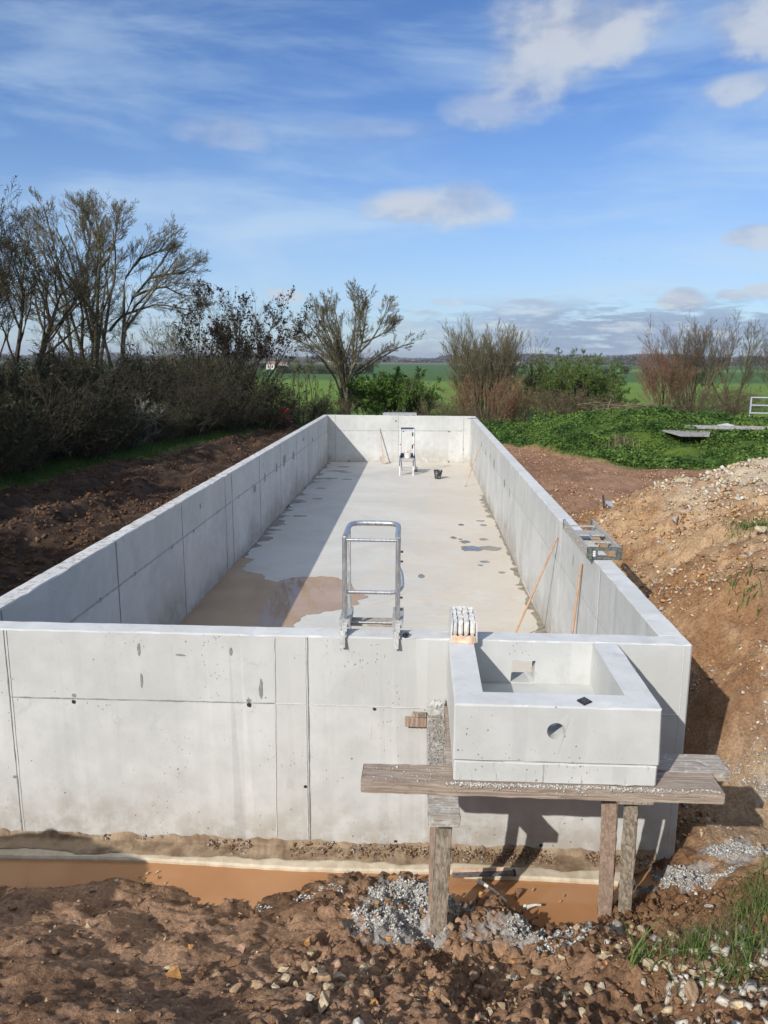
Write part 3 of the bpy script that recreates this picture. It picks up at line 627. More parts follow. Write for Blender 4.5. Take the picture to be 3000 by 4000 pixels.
prop((.168, 4.60, -1.75), (.185, 4.42, -.702), .062, .105, M_post, 'weathered grey squared prop on the left, standing in the mud', 21)
prop((.140, 4.76, -1.80), (.142, 4.64, -.702), .04, .075, M_post2, 'thin plank strut just behind the left prop', 22)
prop((1.40, 5.06, -1.95), (1.265, 4.66, -.614), .075, .10, M_post2, 'pinkish prop, left one of the right pair', 23)
prop((1.53, 5.04, -1.95), (1.395, 4.62, -.637), .085, .09, M_post, 'greyish prop, right one of the right pair', 24)
# rough slurry-covered board up the left side of the tank, and the batten nailed to it
bm = bmesh.new(); rr = random.Random(8)
pts = []
Lx = np.linspace(.085, .229, 6); Lz = np.linspace(-.53, -1.14, 1)
def slurry(bm):
    r = random.Random(3); nz, nx_ = 9, 9; g_ = []
    for j in range(nz + 1):
        z_ = -.497 - .16 * j / nz; row = []
        xa = .085 + r.uniform(-.006, .006) + (.025 if j < 2 else 0); xb = .233 + r.uniform(-.004, .004)
        for i in range(nx_ + 1):
            x_ = xa + (xb - xa) * i / nx_; edge = i in (0, nx_) or j in (0, nz)
            row.append(bm.verts.new((x_, Y0 - (.004 if edge else .030 + .02 * r.random() * r.random()), z_ + r.uniform(-.005, .005))))
        g_.append(row)
    for a, b in zip(g_, g_[1:]):
        for i in range(nx_): bm.faces.new((a[i], a[i + 1], b[i + 1], b[i]))
sl = bmesh.new(); slurry(sl); tag(obj_bm('cement_crust', sl, M_slop), 'lump of rough grey cement stuck to the near wall beside the tank', 'cement lump')
board('batten', (-.087, Y0 - .042, -.715), (.083, Y0 - .004, -.640), M_post2, 'short pinkish batten fixed sideways on the near wall', 'batten', None, 31, amp=.001)
board('batten', (-.03, Y0 - .034, -.638), (.083, Y0 - .004, -.600), M_post, 'thin grey offcut lying on the pinkish batten', 'batten', None, 32, amp=.001)

# ------------------------------------------------------------------ guard rail with ladder at the near wall
def metalf(c1, c2):
    return lambda h: h.mix(h.ramp(h.noise(h.vm('MULTIPLY', h.P, (30, 30, 6)), 2, 5, .7), .38, .66), c1, c2)
M_galv = material('galvanised_steel', metalf((.42, .43, .44), (.66, .67, .67)), .38, .5, .75)
M_galvd = material('dull_galvanised_steel', metalf((.34, .34, .33), (.55, .54, .52)), .6, .4, .35)
M_black = varied('black_plastic', (.02, .02, .022), (.05, .05, .05), 30, .6)
gr_ = thing('ladder_guard', (-.36, 5.9, 0), 'galvanised ladder with a tall hooped guard hooked over the near wall', 'ladder')
xa, xb = -.567, -.156; yf_, yr_ = 5.765, 6.13; rt = .019
for x_ in (xa, xb): part('post', gr_, M_galv, lambda bm: add_tube(bm, [(x_, yf_, .02), (x_, yf_, .765)], rt, 14), True)
part('hoop', gr_, M_galv, lambda bm: add_tube(bm, bent([(xa, yf_, .755), (xa + .005, yf_ + .07, .775), (xa + .01, yf_ + .42, .79), (xb - .01, yf_ + .42, .79), (xb - .005, yf_ + .07, .775), (xb, yf_, .755)], .11), .021, 14), True)
part('crossbar', gr_, M_galv, lambda bm: add_tube(bm, [(xa, yf_, .745), (xb, yf_, .745)], .012, 10), True)
part('middle_rail', gr_, M_galv, lambda bm: add_tube(bm, bent([(xa, yf_ + .02, .325), (xb - .02, yf_ + .02, .325), (xb + .035, yf_ + .10, .34), (xb + .025, yf_ + .22, .42), (xb, yf_ + .32, .44)], .05), .0155, 12), True)
for x_ in (xa + .01, xb - .01):
    part('stile', gr_, M_galvd, lambda bm: add_bar(bm, (x_, yr_ + .03, -1.79), (x_, yr_ - .10, .77), .022, .05, (0, 1, 0)))
for k in range(7):
    zz = -1.55 + .25 * k; yy = yr_ + .02 - .03 * k / 7 * 1.3; part('rung', gr_, M_galvd, lambda bm: add_tube(bm, [(xa + .01, yy, zz), (xb - .01, yy, zz)], .014, 10), True)
for x_ in (xa, xb):
    part('hook_bracket', gr_, M_galvd, lambda bm: (box2(bm, (x_ - .042, yf_ - .025, .055), (x_ + .042, yf_ + .30, .115)), box2(bm, (x_ - .030, Y0 - .012, .003), (x_ + .012, yf_ + .01, .03))))
    part('hook_flap', gr_, M_galvd, lambda bm: (add_bar(bm, (x_ - .006, Y0 - .006, .05), (x_ - .006, Y0 - .040, -.075), .038, .007, (0, 1, 0)), add_bar(bm, (x_ + .004, Y0 + .08, .09), (x_ + .004, Y0 - .02, .0), .035, .012)))
for zz in (.12, .22, .52, .60): part('bolt', gr_, M_black, lambda bm: add_tube(bm, [(xb - .002, yr_ - .13, zz), (xb + .034, yr_ - .13, zz)], .009, 8))
part('step_board', gr_, M_plankt, lambda bm: rough_board(bm, (xa + .03, 5.90, .006), (xb - .03, 6.06, .028), (10, 1, 1), .001, 4))
part('tie_bar', gr_, M_galvd, lambda bm: add_tube(bm, [(xa + .02, 5.885, .045), (xb - .02, 5.885, .045)], .007, 8))
nut = thing('pipe_fitting', (-.088, 5.70, 0), 'small dark ring shaped fitting lying on the near wall top', 'fitting')
part('collar', nut, M_black, lambda bm: (add_tube(bm, [(-.098, 5.675, .018), (-.088, 5.70, .018)], .018, 12, False), add_tube(bm, [(-.098, 5.676, .018), (-.090, 5.698, .018)], .011, 12)), True)
part('stub', nut, varied('worn_brass', (.12, .10, .08), (.2, .17, .13), 40, .5), lambda bm: add_tube(bm, [(-.089, 5.70, .016), (-.073, 5.735, .015)], .013, 10), True)

# ------------------------------------------------------------------ bundle of pale shims on the wall
bd = thing('shim_bundle', (.35, 5.77, 0), 'open box of whitened wooden wedges standing on the near wall corner', 'box')
M_chalk = varied('whitened_wood', (.44, .43, .41), (.66, .65, .62), 30, .85, .006)
M_chalk2 = varied('pale_wood', (.56, .52, .45), (.74, .72, .68), 30, .8, .004)
M_card = varied('torn_cardboard', (.52, .33, .21), (.70, .52, .40), 18, .9, .01)
M_carton = varied('limed_carton', (.52, .50, .47), (.66, .64, .61), 22, .9, .01)
part('carton', bd, M_carton, lambda bm: (add_box(bm, (.259, 5.79, .083), (.012, .37, .166), (0, .04, 0)), add_box(bm, (.447, 5.79, .083), (.012, .37, .166), (0, -.03, 0)), add_box(bm, (.352, 5.976, .083), (.18, .01, .166))))
def cardf(bm):
    r = random.Random(6); P = [(.262 + .178 * i / 7, 5.588 + (.010 if i in (0, 7) else r.uniform(-.006, .006))) for i in range(8)]; top = [.04 + r.uniform(0, .028) for _ in P]
    lo = [bm.verts.new((x_, y_ - .008, .002)) for x_, y_ in P]; hi = [bm.verts.new((x_, y_ + .006, t)) for (x_, y_), t in zip(P, top)]; bk = [bm.verts.new((x_, y_ + .03, .003)) for x_, y_ in P]
    for i in range(7): bm.faces.new((lo[i], lo[i + 1], hi[i + 1], hi[i])); bm.faces.new((hi[i], hi[i + 1], bk[i + 1], bk[i]))
part('torn_flap', bd, M_card, cardf); part('carton_base', bd, M_card, lambda bm: box2(bm, (.262, 5.60, .0015), (.444, 5.97, .012)))
rb_ = random.Random(12)
for r_i in range(9):
    for c_i in range(4):
        x_ = .284 + .044 * c_i + rb_.uniform(-.004, .004); y_ = 5.625 + .041 * r_i + (.010 if c_i % 2 else 0); h_ = .150 + rb_.uniform(-.006, .014)
        if r_i == 0: y_ += rb_.uniform(0, .014)
        def wedge(bm):
            zb = .014 if r_i else .03 + rb_.uniform(0, .015); n = 9; w_ = .0195; d_ = .0185; lo = []; hi = []; md = []
            for j in range(n):
                a = math.pi * 2 * j / n; cx = math.copysign(abs(math.cos(a)) ** .7, math.cos(a)) * w_; cy = math.copysign(abs(math.sin(a)) ** .7, math.sin(a)) * d_
                lo.append(bm.verts.new((x_ + cx * .55, y_ + cy * .6, zb))); md.append(bm.verts.new((x_ + cx, y_ + cy, zb + .03))); hi.append(bm.verts.new((x_ + cx * 1.0, y_ + cy * 1.02, h_ + rb_.uniform(-.004, .004) + cy * .35)))
            for A, B in ((lo, md), (md, hi)):
                for j in range(n): bm.faces.new((A[j], A[(j + 1) % n], B[(j + 1) % n], B[j]))
            bm.faces.new(hi); bm.faces.new(lo[::-1])
        part('wedge', bd, M_chalk2 if (r_i == 0 and c_i in (1, 2, 3)) else M_chalk, wedge)
# small black diamond shaped plastic cap on the tank rim
cp = thing('diamond_plate', (1.05, 4.605, 0), 'small black diamond shaped plastic plate on the tank rim', 'plastic plate')
def capf(bm):
    q = [(1.007, 4.614), (1.040, 4.550), (1.098, 4.598), (1.064, 4.662)]
    lo = [bm.verts.new((*p, .001)) for p in q]; hi = [bm.verts.new((*p, .010)) for p in q]
    for i in range(4): bm.faces.new((lo[i], lo[(i + 1) % 4], hi[(i + 1) % 4], hi[i]))
    bm.faces.new(hi); bm.faces.new(lo[::-1])
part('body', cp, M_black, capf)
for k in range(3):
    a = Vector((1.007, 4.614, .012)).lerp(Vector((1.040, 4.550, .012)), .2 + .3 * k); part('rib', cp, varied('grey_plastic', (.09, .09, .1), (.15, .15, .16), 50, .5), lambda bm: add_bar(bm, a + Vector((.012, .010, 0)), a + Vector((.052, .044, 0)), .005, .004))

# ------------------------------------------------------------------ small aluminium platform ladder lying on the right wall
M_alu = material('dusty_aluminium', metalf((.40, .37, .32), (.60, .57, .52)), .5, .5, .35)
M_rub = varied('grey_rubber', (.07, .075, .07), (.17, .18, .16), 40, .8)
ll = thing('folding_ladder', (2.0, 9.0, .0), 'dusty aluminium folding steps lying flat on the right wall', 'ladder')
for x_ in (1.826, 2.185):
    xo = 0 if x_ < 2 else -.04
    part('side_rail', ll, M_alu, lambda bm: (add_bar(bm, (x_ + xo * .5, 8.24, .105), (x_, 9.66, .115), .022, .045), add_bar(bm, (x_ + xo * .5, 8.24, .035), (x_, 9.66, .04), .022, .045), *[add_bar(bm, (x_ + .0 + xo * (.5 - .3 * k), 8.35 + .24 * k, .05), (x_ + xo * (.5 - .3 * k), 8.35 + .24 * k, .1), .016, .035, (0, 1, 0)) for k in range(6)]))
for yy, hh, ww in ((9.45, .108, .03), (9.1, .09, .28), (8.93, .112, .05), (8.62, .105, .05)):
    part('tread', ll, M_alu, lambda bm: box2(bm, (1.838, yy - ww / 2, hh - .012), (2.155, yy + ww / 2, hh + .006)))
part('end_frame', ll, M_rub, lambda bm: (box2(bm, (1.832, 8.195, .10), (2.16, 8.235, .135)), box2(bm, (1.832, 8.195, .006), (2.16, 8.235, .03)), box2(bm, (1.90, 8.2, .03), (1.925, 8.23, .10)), box2(bm, (2.13, 8.2, .03), (2.16, 8.23, .10)), box2(bm, (1.832, 8.2, .03), (1.85, 8.23, .10))))
for x_ in (1.835, 2.15): part('rubber_foot', ll, M_rub, lambda bm: add_box(bm, (x_, 8.20, .07), (.05, .06, .125), (0, 0, .1), .006))
for x_ in (1.826, 2.165): part('end_cap', ll, M_rub, lambda bm: box2(bm, (x_ - .016, 9.655, .02), (x_ + .016, 9.672, .14)))
part('label_plate', ll, varied('white_label', (.6, .6, .6), (.75, .75, .74), 20, .6), lambda bm: [box2(bm, (1.853, 8.190, .038 + .022 * k), (1.897, 8.2, .054 + .022 * k)) for k in range(3)])
part('hinge', ll, M_galv, lambda bm: (add_tube(bm, [(1.98, 8.78, .10), (1.99, 8.95, .118)], .012, 8)))

# ------------------------------------------------------------------ long handled tools
M_wood = varied('tool_handle_wood', (.42, .25, .15), (.55, .35, .22), 14, .65)
M_woodp = varied('pale_handle_wood', (.46, .34, .25), (.60, .48, .38), 14, .7)
M_steel = varied('cement_caked_steel', (.30, .28, .26), (.5, .47, .43), 30, .6)
def long_tool(name, head, tip, base, hm, hmat, label, cat, rad=.0135):
    t = thing(name, base, label, cat); tip, base = Vector(tip), Vector(base)
    a = base + (tip - base) * (.06 if head == 'hoe' else .16 if head == 'shovel' else .03)
    part('handle', t, hmat, lambda bm: add_tube(bm, [a, (a + tip) / 2 + Vector((0, 0, -.004)), tip], rad, 10), True)
    d = (tip - base).normalized()
    return t, a, d
# squeegee / scraper with its head hidden behind the near wall
t, a, d = long_tool('scraper', 'bar', (1.868, 10.33, -.24), (1.36, 10.55, -1.775), None, M_wood, 'long handled floor scraper, its pale pole leaning left to right on the right wall', 'scraper')
part('blade', t, M_rub, lambda bm: (add_box(bm, (1.36, 10.55, -1.762), (.34, .03, .05), (0, 0, .3)), add_tube(bm, [(1.36, 10.55, -1.745), a], .016, 8)))
t, a, d = long_tool('broom', 'bar', (1.866, 8.72, -.185), (1.78, 8.85, -1.77), None, M_wood, 'broom with an upright reddish wooden handle against the right wall', 'broom', .015)
part('brush_head', t, M_wood, lambda bm: add_box(bm, (1.74, 8.85, -1.735), (.30, .06, .035), (0, 0, .2), .006)); part('bristles', t, varied('dark_bristles', (.06, .04, .03), (.12, .08, .05), 60, .9), lambda bm: add_box(bm, (1.74, 8.85, -1.774), (.28, .05, .04), (0, 0, .2)))
# hoe leaning near the far right
t, a, d = long_tool('hoe', 'hoe', (1.868, 24.43, -.55), (1.50, 24.20, -1.60), None, M_wood, 'hoe with an orange brown handle leaning near the far right corner', 'hoe', .017)
part('neck', t, M_steel, lambda bm: add_tube(bm, [a, (1.475, 24.19, -1.68), (1.44, 24.17, -1.745)], [.014, .012, .010], 8)); part('blade', t, M_steel, lambda bm: add_bar(bm, (1.452, 24.18, -1.73), (1.415, 24.16, -1.79), .16, .006, (1, 0, 0)))
# shovel against the far wall
t, a, d = long_tool('shovel', 'shovel', (-1.565, 29.695, -.485), (-1.375, 29.25, -1.74), None, M_woodp, 'shovel with a broad rusty pink blade leaning on the far wall', 'shovel', .019)
def blade(bm):
    pr = None; c0 = Vector((-1.355, 29.20, -1.787)); dd = (a - c0).normalized(); s = Vector((1, .05, 0)).normalized(); n = s.cross(dd)
    for i in range(8):
        t_ = i / 7; w_ = [.02, .085, .115, .135, .14, .14, .135, .12][i]; row = []
        for j in range(7):
            u_ = j / 3 - 1; row.append(bm.verts.new(c0 + dd * .30 * t_ + s * w_ * u_ + n * (.025 * u_ * u_)))
        if pr:
            for j in range(6): bm.faces.new((pr[j], pr[j + 1], row[j + 1], row[j]))
        pr = row
bl = part('blade', t, varied('rusty_pink_steel', (.36, .27, .22), (.50, .42, .37), 20, .6), blade); bl.modifiers.new('s', 'SOLIDIFY').thickness = .006
part('socket', t, M_steel, lambda bm: add_tube(bm, [Vector((-1.355, 29.20, -1.787)).lerp(a, .75), a + d * .12], [.02, .022], 10))

# ------------------------------------------------------------------ platform steps with bucket
M_blue = varied('blue_paint', (.03, .045, .13), (.06, .08, .19), 30, .45)
M_aluw = varied('bright_aluminium', (.60, .62, .64), (.74, .76, .78), 30, .4)
M_red = material('red_plastic', (.5, .03, .03), .5)
ps = thing('platform_steps', (-.44, 26.9, ZF), 'aluminium and blue platform steps with a tall hand rail near the far wall', 'steps')
FL, FR, BL_, BR = (-.695, 26.34), (-.232, 26.37), (-.643, 27.53), (-.157, 27.40)
PLT = -1.235
def lerp2(a, b, t): return (a[0] + (b[0] - a[0]) * t, a[1] + (b[1] - a[1]) * t)
for (f_, b_) in ((FL, BL_), (FR, BR)):
    top = (f_[0] + .008, f_[1] + .42, -.235); mid = (f_[0] + .004, f_[1] + .20, PLT + .1)
    ft = Vector((*f_, ZF)); mt = Vector(mid)
    k = ft.lerp(mt, .45)
    part('front_leg', ps, M_blue, lambda bm: add_bar(bm, k, mt, .034, .05, (0, 1, 0))); part('leg_extension', ps, M_aluw, lambda bm: add_bar(bm, ft + Vector((0, 0, .025)), k, .030, .045, (0, 1, 0)))
    part('foot', ps, M_aluw, lambda bm: add_box(bm, (f_[0], f_[1], ZF + .014), (.07, .07, .024)))
    part('upright', ps, M_aluw, lambda bm: add_tube(bm, [mt - Vector((0, 0, .05)), mt.lerp(Vector(top), .95), top], .014, 10), True)
    part('brace', ps, M_galvd, lambda bm: add_tube(bm, [(f_[0] + .03, f_[1] + .75, PLT + .05), (f_[0] + .035, f_[1] + .75, -.32), (f_[0] + .01, f_[1] + .46, -.22)], .011, 8), True)
    part('rear_leg', ps, M_blue, lambda bm: add_bar(bm, (b_[0], b_[1], ZF + .03), (f_[0] + .04, f_[1] + .62, PLT + .04), .028, .045, (0, 1, 0)))
    part('foot', ps, M_galvd, lambda bm: add_box(bm, (b_[0], b_[1], ZF + .014), (.07, .08, .026)))
    part('clip', ps, M_red, lambda bm: add_box(bm, (f_[0] + .006, f_[1] + .30, -.77), (.04, .04, .05)))
for tt, w_ in ((.22, .10), (.55, .10)):
    a_ = Vector((*FL, ZF)).lerp(Vector((FL[0] + .004, FL[1] + .2, PLT + .1)), tt + .15); b2 = Vector((*FR, ZF)).lerp(Vector((FR[0] + .004, FR[1] + .2, PLT + .1)), tt + .15)
    part('tread', ps, M_galvd, lambda bm: add_bar(bm, a_ + Vector((.017, .03, 0)), b2 + Vector((-.017, .03, 0)), w_, .03))
part('platform', ps, M_galvd, lambda bm: box2(bm, (-.672, 26.50, PLT - .04), (-.215, 27.02, PLT)))
part('toe_board', ps, M_black, lambda bm: (box2(bm, (-.672, 27.02, PLT - .04), (-.20, 27.04, PLT + .13)), box2(bm, (-.692, 26.6, PLT + .0), (-.673, 27.02, PLT + .10))))
part('grip_bar', ps, M_blue, lambda bm: add_tube(bm, [(-.672, 26.77, -.225), (-.235, 26.80, -.222)], .032, 12), True)
for zz in (-.43, -.86): part('latch', ps, M_black, lambda bm: add_box(bm, (-.265, 26.83, zz), (.05, .05, .13)))
part('wheel', ps, M_rub, lambda bm: add_tube(bm, [(-.125, 27.32, ZF + .09), (-.09, 27.32, ZF + .09)], .09, 18))
bk = thing('white_bucket', (-.43, 26.72, PLT), 'white plastic tub splashed with plaster on the platform steps', 'bucket')
M_wht = varied('splashed_white_plastic', (.55, .54, .51), (.78, .77, .75), 16, .6)
part('tub', bk, M_wht, lambda bm: lathe(bm, [(.105, .002), (.125, .16), (.135, .165), (.137, .18), (.13, .182), (.12, .16), (.1, .03)], (-.43, 26.72, PLT), 26), True)
for i, (dx, dy, h_, r__) in enumerate([(-.04, 0, .42, .020), (.055, .03, .37, .035), (0, .05, .30, .018)]):
    tr_ = thing('trowel', (-.43 + dx, 26.72 + dy, PLT + .04), ['white handled trowel upright on the left in the white tub', 'broad cream float upright on the right in the white tub', 'small brush standing at the back of the white tub'][i], 'tool')
    part('blade', tr_, M_wht if i != 1 else M_card, lambda bm: add_bar(bm, (-.43 + dx, 26.72 + dy, PLT + .04), (-.43 + dx * 1.4, 26.72 + dy, PLT + h_ * .72), r__ * 2.2, .012, (0, 1, 0))); part('handle', tr_, M_wht, lambda bm: add_tube(bm, [(-.43 + dx * 1.4, 26.72 + dy, PLT + h_ * .70), (-.43 + dx * 1.6, 26.72 + dy, PLT + h_)], r__ * .6, 8), True)
bb = thing('black_bucket', (.603, 25.68, ZF), 'black mortar bucket streaked with dry cement on the pool floor', 'bucket')
M_bb = material('cement_streaked_black_plastic', lambda h: h.mix(h.ramp(h.noise(h.vm('MULTIPLY', h.P, (1, 1, .5)), 24, 4, .6), .54, .62), (.035, .037, .04), (.38, .38, .36)), .6)
part('pail', bb, M_bb, lambda bm: lathe(bm, [(.10, .002), (.142, .27), (.15, .275), (.15, .29), (.138, .29), (.13, .26), (.095, .03)], (.603, 25.68, ZF), 28), True)
part('handle', bb, M_galvd, lambda bm: add_tube(bm, [(.603 + .148 * math.cos(t), 25.68 - .05 * math.sin(t) - .01, ZF + .27 - .12 * math.sin(t)) for t in [math.pi * k / 12 for k in range(13)]], .004, 6), True)
# form panel and rods lying on top of the far wall
fp = thing('form_panel', (-.8, 30.2, 0), 'grey metal formwork panel lying behind the top of the far wall', 'panel')
part('plate', fp, M_galvd, lambda bm: add_box(bm, (-.80, 30.25, .045), (1.26, .70, .03), (.03, 0, .02))); part('rim', fp, M_galv, lambda bm: add_box(bm, (-.80, 29.895, .045), (1.30, .03, .075), (.03, 0, .02)))
part('lug', fp, M_galvd, lambda bm: add_box(bm, (-1.25, 29.87, .03), (.10, .04, .05)))
part('support', fp, M_post, lambda bm: (box2(bm, (-1.35, 29.88, .002), (-1.25, 30.6, .026)), box2(bm, (-.35, 29.88, .002), (-.25, 30.6, .026))))
rd = thing('steel_rod', (1.86, 28.5, 0), 'short steel tie rod lying across the far right wall top', 'rod')
part('bar', rd, M_steel, lambda bm: add_tube(bm, [(1.69, 28.36, .018), (2.04, 28.60, .018)], .017, 8)); part('plate', rd, M_galvd, lambda bm: add_box(bm, (2.02, 28.59, .022), (.09, .09, .02), (0, 0, .6)))
# rusty angle iron in the trench
ir = thing('angle_iron', (.53, 5.33, -1.8), 'dark tapered steel angle lying on the trench ledge behind the left prop', 'steel bar')
part('web', ir, varied('tarred_steel', (.07, .07, .075), (.16, .15, .15), 30, .6), lambda bm: add_bar(bm, (.30, 5.36, -1.800), (.775, 5.40, -1.79), .045, .012)); part('flange', ir, M_card, lambda bm: add_bar(bm, (.30, 5.385, -1.783), (.70, 5.418, -1.775), .008, .035))
part('tip', ir, M_black, lambda bm: add_tube(bm, [(.770, 5.40, -1.79), (.785, 5.402, -1.79)], .028, 10))
for (a, b, lb) in (((.50, 5.30, -1.80), (.69, 5.12, -1.83), 'pale bone-like stick sloping down into the trench water'), ((.82, 5.03, -1.80), (.93, 5.06, -1.80), 'short pale stick at the near edge of the trench')):
    t = thing('stick', a, lb, 'stick'); part('shaft', t, M_chalk2, lambda bm: add_tube(bm, [a, Vector(a).lerp(Vector(b), .5) + Vector((.006, 0, .01)), b], [.016, .009, .008], 8), True); part('knob', t, M_chalk2, lambda bm: add_tube(bm, [Vector(a) + Vector((-.012, .006, -.004)), Vector(a) + Vector((.008, -.004, .006))], [.018, .020], 8), True)

# ------------------------------------------------------------------ rocks and rubble
ICO = None
def ico():
    t = (1 + 5 ** .5) / 2
    v = np.array([(-1, t, 0), (1, t, 0), (-1, -t, 0), (1, -t, 0), (0, -1, t), (0, 1, t), (0, -1, -t), (0, 1, -t), (t, 0, -1), (t, 0, 1), (-t, 0, -1), (-t, 0, 1)], float); v /= np.linalg.norm(v[0])
    f = np.array([(0, 11, 5), (0, 5, 1), (0, 1, 7), (0, 7, 10), (0, 10, 11), (1, 5, 9), (5, 11, 4), (11, 10, 2), (10, 7, 6), (7, 1, 8), (3, 9, 4), (3, 4, 2), (3, 2, 6), (3, 6, 8), (3, 8, 9), (4, 9, 5), (2, 4, 11), (6, 2, 10), (8, 6, 7), (9, 8, 1)])
    return v, f
def rots(n, r):
    q = r.normal(size=(n, 4)); q /= np.linalg.norm(q, axis=1)[:, None]; w_, x_, y_, z_ = q.T
    return np.stack([1 - 2 * (y_ * y_ + z_ * z_), 2 * (x_ * y_ - z_ * w_), 2 * (x_ * z_ + y_ * w_), 2 * (x_ * y_ + z_ * w_), 1 - 2 * (x_ * x_ + z_ * z_), 2 * (y_ * z_ - x_ * w_), 2 * (x_ * z_ - y_ * w_), 2 * (y_ * z_ + x_ * w_), 1 - 2 * (x_ * x_ + y_ * y_)], -1).reshape(n, 3, 3)
def stonef(h):
    a = h.n('ShaderNodeAttribute', attribute_name='Col').outputs['Color']; n = h.noise(h.P, 70, 5, .7); h.bump(n, .006, .8)
    return h.mix(1.0, a, h.mix(h.ramp(n, .3, .7), (.72, .70, .68), (1.2, 1.19, 1.17)), 'MULTIPLY')
M_stone = material('loose_stone', stonef, .92, .2)
PAL = {'tan': (.40, .27, .165), 'brown': (.25, .14, .08), 'orange': (.46, .25, .10), 'white': (.52, .47, .40), 'grey': (.42, .41, .39), 'cream': (.52, .42, .28), 'pink': (.42, .26, .18)}
def chips(name, xy, size, cols, seed, sink=.25, flat=.6, z=None):
    r = np.random.default_rng(seed); n = len(xy); v = np.array([(x, y, z) for x in (-1, 1) for y in (-1, 1) for z in (-1, 1)], float) * .62; f = np.array([(0, 1, 3), (0, 3, 2), (4, 6, 7), (4, 7, 5), (0, 4, 5), (0, 5, 1), (2, 3, 7), (2, 7, 6), (0, 2, 6), (0, 6, 4), (1, 5, 7), (1, 7, 3)]); q_ = len(v)
    V = v[None] + r.uniform(-.38, .38, (n, q_, 3))
    V = V * np.stack([r.uniform(.7, 1.35, n), r.uniform(.6, 1.0, n), r.uniform(flat * .6, flat * 1.3, n)], -1)[:, None]
    V = np.einsum('nij,nkj->nki', rots(n, r), V); V[:, :, 2] *= .85
    z = ground_z(xy[:, 0], xy[:, 1]) if z is None else z; c = np.stack([xy[:, 0], xy[:, 1], z + size * (.5 - sink)], -1)
    V = V * size[:, None, None] * .75 + c[:, None]
    F = (f[None] + q_ * np.arange(n)[:, None, None]).reshape(-1, 3)
    cc = np.repeat(cols * r.uniform(.75, 1.25, (n, 1)), q_, 0)
    return tag(mesh_np(name, V.reshape(-1, 3), F, M_stone, col=cc), kind='stuff')
def pick(r, names, p, n):
    P = np.array([PAL[k] for k in names]); return P[r.choice(len(names), n, p=p)]
r = np.random.default_rng(5)
# right hand spoil slope
n = 42000; x_ = r.uniform(2.15, 9.0, n); y_ = 3.5 + 13.5 * r.random(n) ** 1.25; rb, _, gs, _ = zones(x_, y_); dn = fbm(x_, y_, 1.1, 4, 301)
k = (rb > r.random(n)) & (x_ < .52 * y_ + .3) & (dn > .30 + .22 * r.random(n)); x_, y_ = x_[k], y_[k]; n = len(x_)
cr = ssm(x_, 3.4, 4.2) * ssm(y_ - .2 * x_, 10, 11) * (1 - ssm(y_, 15, 17))
s_ = (.012 + .036 * r.random(n) ** 2.4) * (1 + .6 * cr) + .05 * (r.random(n) > .988)
c_ = pick(r, ['tan', 'brown', 'orange', 'white', 'cream', 'grey'], [.34, .22, .14, .08, .17, .05], n); cw = pick(r, ['tan', 'white', 'cream'], [.25, .40, .35], n)
c_ = np.where((r.random(n) < cr)[:, None], cw, c_); chips('rubble', np.stack([x_, y_], -1), s_, c_, 11)
# near bank
n = 12000; y_ = 2.4 + 2.9 * r.random(n); x_ = (r.random(n) * 1.25 - .68) * y_ * 1.0; dn = fbm(x_, y_, 1.6, 4, 311)
right = ssm(x_, -.9, .6); k = (r.random(n) < .10 + .75 * right * dn + .2 * (dn > .62)) & (ground_z(x_, y_) > -1.86) & (y_ < 5.5); x_, y_ = x_[k], y_[k]; n = len(x_)
s_ = .006 + .020 * r.random(n) ** 3; k = r.random(n) > .4; chips('gravel', np.stack([x_, y_], -1)[k], s_[k], pick(r, ['tan', 'brown', 'orange', 'white', 'cream', 'grey', 'pink'], [.27, .46, .08, .03, .09, .02, .05], n)[k], 12)
n = 5200; y_ = 2.6 + 2.4 * r.random(n); x_ = (r.random(n) * 1.15 - .62) * y_; dn = fbm(x_, y_, 1.6, 4, 311); right = ssm(x_, -1.2, .5)
k = (r.random(n) < .06 + .45 * right * dn) & (ground_z(x_, y_) > -1.84); x_, y_ = x_[k], y_[k]; n = len(x_)
chips('mud_clods', np.stack([x_, y_], -1), .016 + .034 * r.random(n) ** 2.2, pick(r, ['brown', 'tan', 'pink'], [.85, .10, .05], n) * np.array([.92, .97, 1.0]), 14, .35)
n = 9000; y_ = 7.5 + 22 * r.random(n) ** 1.4; x_ = -4.3 - 3.6 * r.random(n); _, _, gs, _ = zones(x_, y_); k = (gs < .5) & (fbm(x_, y_, 1.5, 3, 321) > .45)
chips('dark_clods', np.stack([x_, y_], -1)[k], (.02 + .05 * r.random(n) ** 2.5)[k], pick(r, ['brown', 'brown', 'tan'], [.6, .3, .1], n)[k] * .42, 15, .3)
n = 6000; y_ = 10.5 + 13 * r.random(n); x_ = 2.3 + 5 * r.random(n); rb, bw_, gs, _ = zones(x_, y_); k = (rb < .3) & (gs < .3) & (fbm(x_, y_, 1.2, 3, 331) > .42)
chips('field_clods', np.stack([x_, y_], -1)[k], (.015 + .04 * r.random(n) ** 2.5)[k], pick(r, ['brown', 'pink', 'tan'], [.6, .3, .1], n)[k], 16, .35)
n = 2600; x_ = np.concatenate([r.uniform(-4.1, 0, 1500), r.uniform(-.2, 1.9, 1100)]); u_ = r.random(n); y_ = Y0 - .01 - .13 * u_; dn = fbm(x_, y_, 2.4, 4, 341)
k = (dn > .50) | (x_ > -1.0) & (dn > .40); chips('wall_foot_crumbs', np.stack([x_, y_], -1)[k], (.006 + .018 * r.random(n) ** 3)[k], pick(r, ['brown', 'grey', 'tan'], [.6, .2, .2], n)[k] * .85, 17, .3, z=(-1.765 - .048 * u_)[k])
